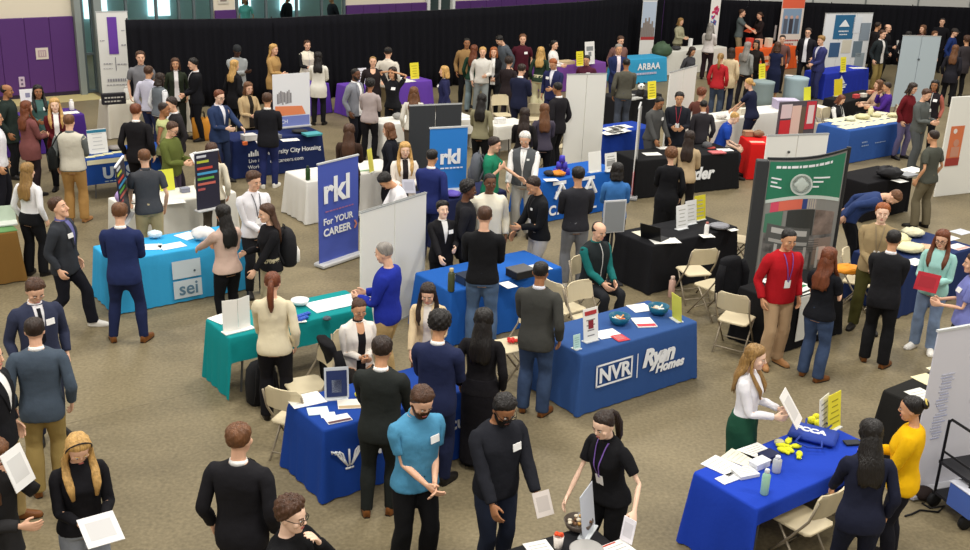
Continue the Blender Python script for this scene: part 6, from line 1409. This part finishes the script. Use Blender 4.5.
P(757, 40, 1.66, -20, 'f', 2, 'bob', 'black', ('long', '26211f'), slim(), DK, 'person in black top between orange table and grey round table', nod=14)
P(809, 28, 1.82, -12, 'm', 1, 'short', 'dark', ('blazer', '1e1d22', 'ecebee'), slim('1a1a1e'), DK, 'person in black suit and open white shirt with glasses', x=('glasses',), aL='pocket', aR='pocket')
P(822, 36, 1.78, -48, 'm', 1, 'swept', 'dirty', ('suit', '34386a', 'dcdcec'), slim('30345e'), DK, 'blond person in purple-navy suit by the silver-blue table', aL='clasp', aR='clasp', nod=10)
P(883, 30, 1.80, 50, 'm', 1, 'short', 'brown', ('blazer', '22282a', 'e8e4e0'), ('straight', '94804c'), BR, 'person in dark blazer and khaki trousers beside booth wall', nod=8, aL='hold')
p = P(888, 24, 1.80, 70, 'm', 1, 'balding', 'brown', ('coat', '1a191c'), slim(), DK, 'balding person in black behind the dark blazer', aR='hold')
held(p, 'white roll of paper held beside the dark blazer', .16, .42, 'e8e6e2', 'R', tip=80)
P(878, 22, 1.80, 120, 'm', 2, 'crop', 'dark', ('coat', '1f1c1e'), slim(), DK, 'person in black coat partly hidden beside the booth wall')
P(909, 31, 1.72, 160, 'm', 3, 'crop', 'black', ('long', '1a1a1e'), slim(), DK, 'dark-haired person behind the end of pale blue board')
P(924, 25, 1.74, -40, 'f', 1, 'bob', 'mid', ('long', '6a4640'), slim(), DK, 'brown-haired person looking over the pale blue board')
P(935, 31, 1.68, 40, 'f', 1, 'wavy', 'mid', ('long', 'c8a890'), slim(), DK, 'person with light brown hair behind the pale blue board')
P(943, 18, 1.80, 0, 'm', 1, 'crop', 'dark', ('coat', '16151a'), slim(), DK, 'person in black standing tall against the far drapes')
P(955, 28, 1.78, 75, 'm', 1, 'cap', '3a3634', ('long', '1f3268'), slim(), DK, 'person in dark cap and blue top near the far corner', nod=8)
P(956, 45, 1.72, 172, 'f', 1, 'long', 'mid', ('coat', '24232a'), slim(), DK, 'light brown-haired person in black coat at the far corner')
P(968, 36, 1.78, -150, 'm', 2, 'curly', 'brown', ('coat', '3a3538'), slim(), DK, 'curly brown-haired person in grey coat at the far corner')
# right-hand part
P(914, 83, 1.72, 62, 'f', 1, 'bob', 'dark', ('sweat', '6a2026'), slim('6a6488'), DK, 'person in dark red hoodie near the pale blue board', nod=18, aL='hold')
P(928, 89, 1.78, 62, 'm', 1, 'short', 'brown', ('sweat', '5c605e'), ('straight', '54585a'), DK, 'person in grey sweater with tag beside the red hoodie', nod=20, aL='hold', aR='hold', x=('tag',))
P(936, 80, 1.70, -10, 'f', 3, 'bob', 'black', ('vest', '242024', 'b86a5c'), slim(), DK, 'dark-haired person in black vest beside the tall white board', x=('tag',))
P(888, 82, 1.74, -85, 'm', 2, 'crop', 'dark', ('long', '4a2a86'), ('straight', '7a7aa0', 'd'), DK, 'person in purple shirt seated at the black trinket table', stance='sit', aL='table', aR='chin', nod=14)
P(880, 80, 1.70, -70, 'f', 1, 'bob', 'mid', ('long', 'c8a890'), slim(), DK, 'person in peach top seated beside the purple shirt', stance='sit', aL='table', aR='table')
P(843, 97, 1.66, 62, 'f', 1, 'bob', 'auburn', ('vest', '26262a', 'e8e6e2'), slim('24406a'), DK, 'auburn-haired person in black vest seated at long blue table', stance='sit', aL='table', aR='table', nod=20, lean=6, push=1)
P(935, 130, 1.78, -122, 'm', 2, 'crop', 'dark', ('tee', '4e5048'), ('straight', '6a624e'), DK, 'person in olive-grey tee beside the black stretch-cloth table', nod=10)
P(902, 195, 1.76, 95, 'm', 1, 'short', 'mid', ('long', '2e3f6c'), slim(), DK, 'person in blue top bending over behind tan sweater', lean=62, nod=20, aL='down', aR='down')
P(884, 203, 1.80, 4, 'm', 0, 'short', 'ginger', ('sweat', 'a08c68'), ('straight', '4a4824'), DK, 'person in tan sweater with badge and olive trousers', nod=6, aL='clasp', aR='clasp', x=('lan8a7a60',))
P(895, 230, 1.78, 172, 'm', 2, 'crop', 'black', ('suit', '1f1f22', 'eceaec'), ('straight', '1a1a1c'), BR, 'person in black suit and brown shoes facing tan sweater', aL='clasp', aR='clasp')
p = P(944, 230, 1.66, -12, 'f', 1, 'wavy', 'auburn', ('sweat', 'a4d4cc'), jeans('7a8ca8'), WS, 'person in mint hoodie and light jeans with glasses', nod=14, aR='hold', aL='hold', x=('glasses',))
held(p, 'crimson folder held by person in mint hoodie', .28, .24, 'b01c2c', 'R', 'folder', 'folder', tip=60, off=(.06, -.02, 0))
P(977, 254, 1.70, -80, 'f', 1, 'bob', 'brown', ('tee', '7a80c0'), slim('1c1c24'), DK, 'person in periwinkle tee at the picture edge', aL='hold', aR='hold', x=('tag',))
P(790, 229, 1.74, 32, 'm', 2, 'crop', 'black', ('sweat', 'b01e26'), ('straight', 'b89a78'), TN, 'person in red sweater and tan trousers before green display', nod=14, x=('lan6a4a9c',))
P(830, 248, 1.68, 155, 'f', 1, 'wavy', 'auburn', ('tee', '17181d'), jeans('40506e'), BR, 'auburn-haired person in black tee and blue jeans', nod=8, aR='hold', aL='hold')
P(600, 222, 1.76, 42, 'm', 1, 'balding', 'dark', ('vest', '22282a', '1c6a68'), slim('24262a'), WS, 'balding person in black vest with teal sleeves sitting', stance='sit', aL='lap', aR='lap', nod=16)
P(579, 167, 1.80, -168, 'm', 2, 'short', 'black', ('long', '2e2e33'), ('straight', '7a7c80'), WS, 'person in charcoal sweater and grey trousers at the bright blue emblem table', aL='hold', aR='hold', nod=8)
P(618, 163, 1.66, -174, 'f', 1, 'bob', 'black', ('sweat', '3f74b4'), slim('20222e'), DK, 'person in sky blue sweatshirt with black bob', aL='hold', aR='hold')
P(672, 148, 1.68, -170, 'f', 1, 'curly', 'mid', ('coat', '17171a'), ('midi', '151517'), DK, 'curly brown-haired person in black coat at slant-lettered black table', aL='hold')
P(690, 131, 1.68, 172, 'f', 2, 'long', 'dark', ('sweat', 'bda684'), ('straight', '1b191c'), ('snk', 'd8ccb8'), 'person in camel sweater at the slant-lettered black table', aR='hold')
P(737, 112, 1.76, 95, 'm', 0, 'buzz', 'blond', ('polo', '1f45a4'), slim('24262c'), DK, 'person in cobalt polo sitting hunched beside the bright red table', stance='sit', lean=22, nod=10, aL='table', aR='table', push=1)
P(749, 78, 1.70, -118, 'f', 1, 'lowbun', 'blond', ('tee', '20243c'), slim('20243a'), DK, 'blond person in navy tee reaching over the white table', lean=14, aL='reach', aR='reach')
# far group at the crumpled white table
P(140, 51, 1.80, 4, 'm', 1, 'short', 'brown', ('polo', '7a7a7e'), ('straight', '9a9280'), DK, 'person in grey polo standing by the striped banner')
P(148, 66, 1.76, 150, 'm', 2, 'short', 'brown', ('shirt', 'd0cede'), slim('2a3050'), DK, 'person in lilac-white shirt before the crumpled white table', nod=10)
P(160, 73, 1.66, 130, 'f', 2, 'bob', 'dark', ('vest', '70767c', 'e6e6e8'), slim('3a3c44'), DK, 'dark-haired person in grey vest beside lilac-white shirt', nod=16)
P(175, 58, 1.70, 0, 'f', 2, 'bob', 'brown', ('blazer', '2c3326', 'f0ecea'), slim('2a2e26'), DK, 'person in dark green cardigan over white top by drapes')
P(193, 58, 1.78, -82, 'm', 1, 'short', 'black', ('suit', '17171c', 'f0eef0'), slim('17171c'), DK, 'person in black suit in profile before the drapes', nod=12, aL='clasp', aR='clasp')
P(237, 45, 1.80, 20, 'm', 5, 'beanie', '2a2c2e', ('sweat', '9c9f9f'), slim('2c2c30'), DK, 'person in grey hoodie and dark hat with crossed arms', nod=16, aL='cross', aR='cross')
P(234, 60, 1.70, 130, 'f', 1, 'half', 'blond', ('coat', '1b1a1d'), slim(), DK, 'blond person in long black coat near the housing table', nod=8)
P(273, 44, 1.70, 55, 'f', 1, 'half', 'blond', ('coat', 'b08c58'), slim('24202c'), DK, 'blond person in camel jacket behind table-top display', aR='hold')
P(307, 40, 1.72, 20, 'f', 1, 'lowbun', 'brown', ('vest', 'e8e0cc', '1c1c1e'), slim(), DK, 'person in cream vest with black sleeves by drapes', nod=10, aL='hold', aR='hold', push=1)
P(318, 52, 1.70, 175, 'f', 2, 'half', 'black', ('coat', 'e6e2d6'), slim('18181c'), DK, 'black-haired person in white jacket and black trousers', aR='hold', aL='hold')
P(219, 90, 1.76, 42, 'm', 0, 'short', 'auburn', ('suit', '2b3a5c', 'e4e4ec'), slim('25304c'), DK, 'red-haired person in steel navy suit at housing table', nod=14, aL='reach', aR='hold', x=('glasses',))
P(248, 82, 1.70, 30, 'f', 1, 'bob', 'mid', ('blazer', 'bfa57c', '2a241f'), slim('2a2622'), DK, 'brown-haired person in tan blazer behind housing table', nod=14, aL='fwdlow', aR='hold', push=1)
P(267, 93, 1.78, 172, 'm', 2, 'short', 'brown', ('suit', '1b1b20', 'e8e4dc'), slim('222a58'), WS, 'person in black jacket and white sneakers at housing table', aL='hold', aR='hold')
P(135, 104, 1.80, 158, 'm', 1, 'short', 'auburn', ('suit', '1c1a1d', 'f0eeea'), slim('1a181b'), DK, 'person in black suit with white collar behind the bare-legged blue table')
P(171, 97, 1.78, -70, 'm', 1, 'short', 'dark', ('suit', '2a272a', 'e4e4e4'), slim('2a252e'), DK, 'person in dark grey jacket facing pale green top', nod=14)
P(163, 102, 1.70, 82, 'm', 3, 'buzz', 'dark', ('sleeveless', 'b8bd84'), slim('3a3448'), DK, 'person in pale green sleeveless top beside crumpled table', nod=10)
p = P(173, 122, 1.72, 58, 'm', 1, 'short', 'brown', ('sweat', '5e6634'), slim('4a4054'), DK, 'person in olive hoodie with glasses reading a sheet', nod=24, aL='hold', aR='hold', x=('glasses',))
held(p, 'white sheet read by the person in olive hoodie', .20, .28, 'ecebea', 'L', tip=60)
P(144, 149, 1.80, -172, 'm', 1, 'crop', 'mid', ('polo', '45474c'), ('straight', 'b8a880'), TN, 'person in grey polo and khaki trousers at white table', aL='fwdlow')
P(211, 143, 1.68, 172, 'f', 1, 'wavy', 'brown', ('long', 'e2d8c0'), slim('4a4238'), DK, 'person with wavy brown hair in cream top behind striped stand')
P(253, 172, 1.76, 25, 'm', 1, 'swept', 'brown', ('shirt', 'e8e6ea'), slim('222226'), DK, 'person in white shirt with dark lanyard', nod=12, turn=15, aL='clasp', aR='clasp', x=('lan3a3a44',))
p = P(267, 204, 1.68, -70, 'f', 1, 'long', 'brown', ('long', '1a191c'), ('wide', 'b4a98a'), WS, 'person with brown hair in black top and pale wide trousers', nod=10, aL='fwdlow', aR='hold')
q = W_(p, (.0, .25, .88)); backpack(q, p.rz, 'black backpack with white patch on person in pale trousers', '1b1a1e', 1.1, pocket='e8e4de')
P(223, 205, 1.68, -148, 'f', 2, 'long', 'black', ('long', 'd2b4a4'), slim('151518'), DK, 'person with long black hair in blush top at light blue table', nod=12, aL='reach', aR='hold')
P(272, 272, 1.70, 172, 'f', 1, 'pony', 'auburn', ('sweat', 'e4d8b8'), ('straight', '17161a'), DK, 'person in cream sweater with auburn ponytail at teal table', aL='fwdlow')
# people outside the glazing
P(245, -4, 1.72, -20, 'f', 2, 'bob', 'dark', ('tee', '7ad8d0'), slim(), DK, 'person in aqua top seen through the hallway glass')
P(287, -6, 1.76, 60, 'm', 3, 'crop', 'black', ('coat', '20242a'), slim(), DK, 'person in dark coat behind hallway glass near drapes')
P(332, -5, 1.74, -60, 'm', 2, 'crop', 'black', ('coat', '2a2c34'), slim(), DK, 'person in charcoal coat near the end of the hallway glass')
P(166, -8, 1.74, 30, 'm', 3, 'crop', 'black', ('coat', '26282c'), slim(), DK, 'person in dark clothes behind glass above the white striped banner')
# chairs under the people who sit
for o in list(bpy.data.objects):
    if o.get('category') == 'person' and any(k in o['label'] for k in (' seated ', 'sitting', 'white blazer and black top')):
        r = o.rotation_euler.z; f_ = 'black vest with teal' in o['label']
        lab = {'person in purple': 'tan folding chair holding the person in purple shirt', 'in peach': 'tan folding chair holding the person in peach top', 'auburn': 'tan folding chair holding the person in black vest', 'cobalt': 'tan folding chair holding the person in cobalt polo', 'balding': 'tan folding chair holding the balding person in teal sleeves', 'white blazer': 'tan folding chair holding the person in white blazer'}
        l = [v for k, v in lab.items() if k in o['label']][0]
        chair((o.location.x, o.location.y, 0), math.degrees(r), l, fix=False)
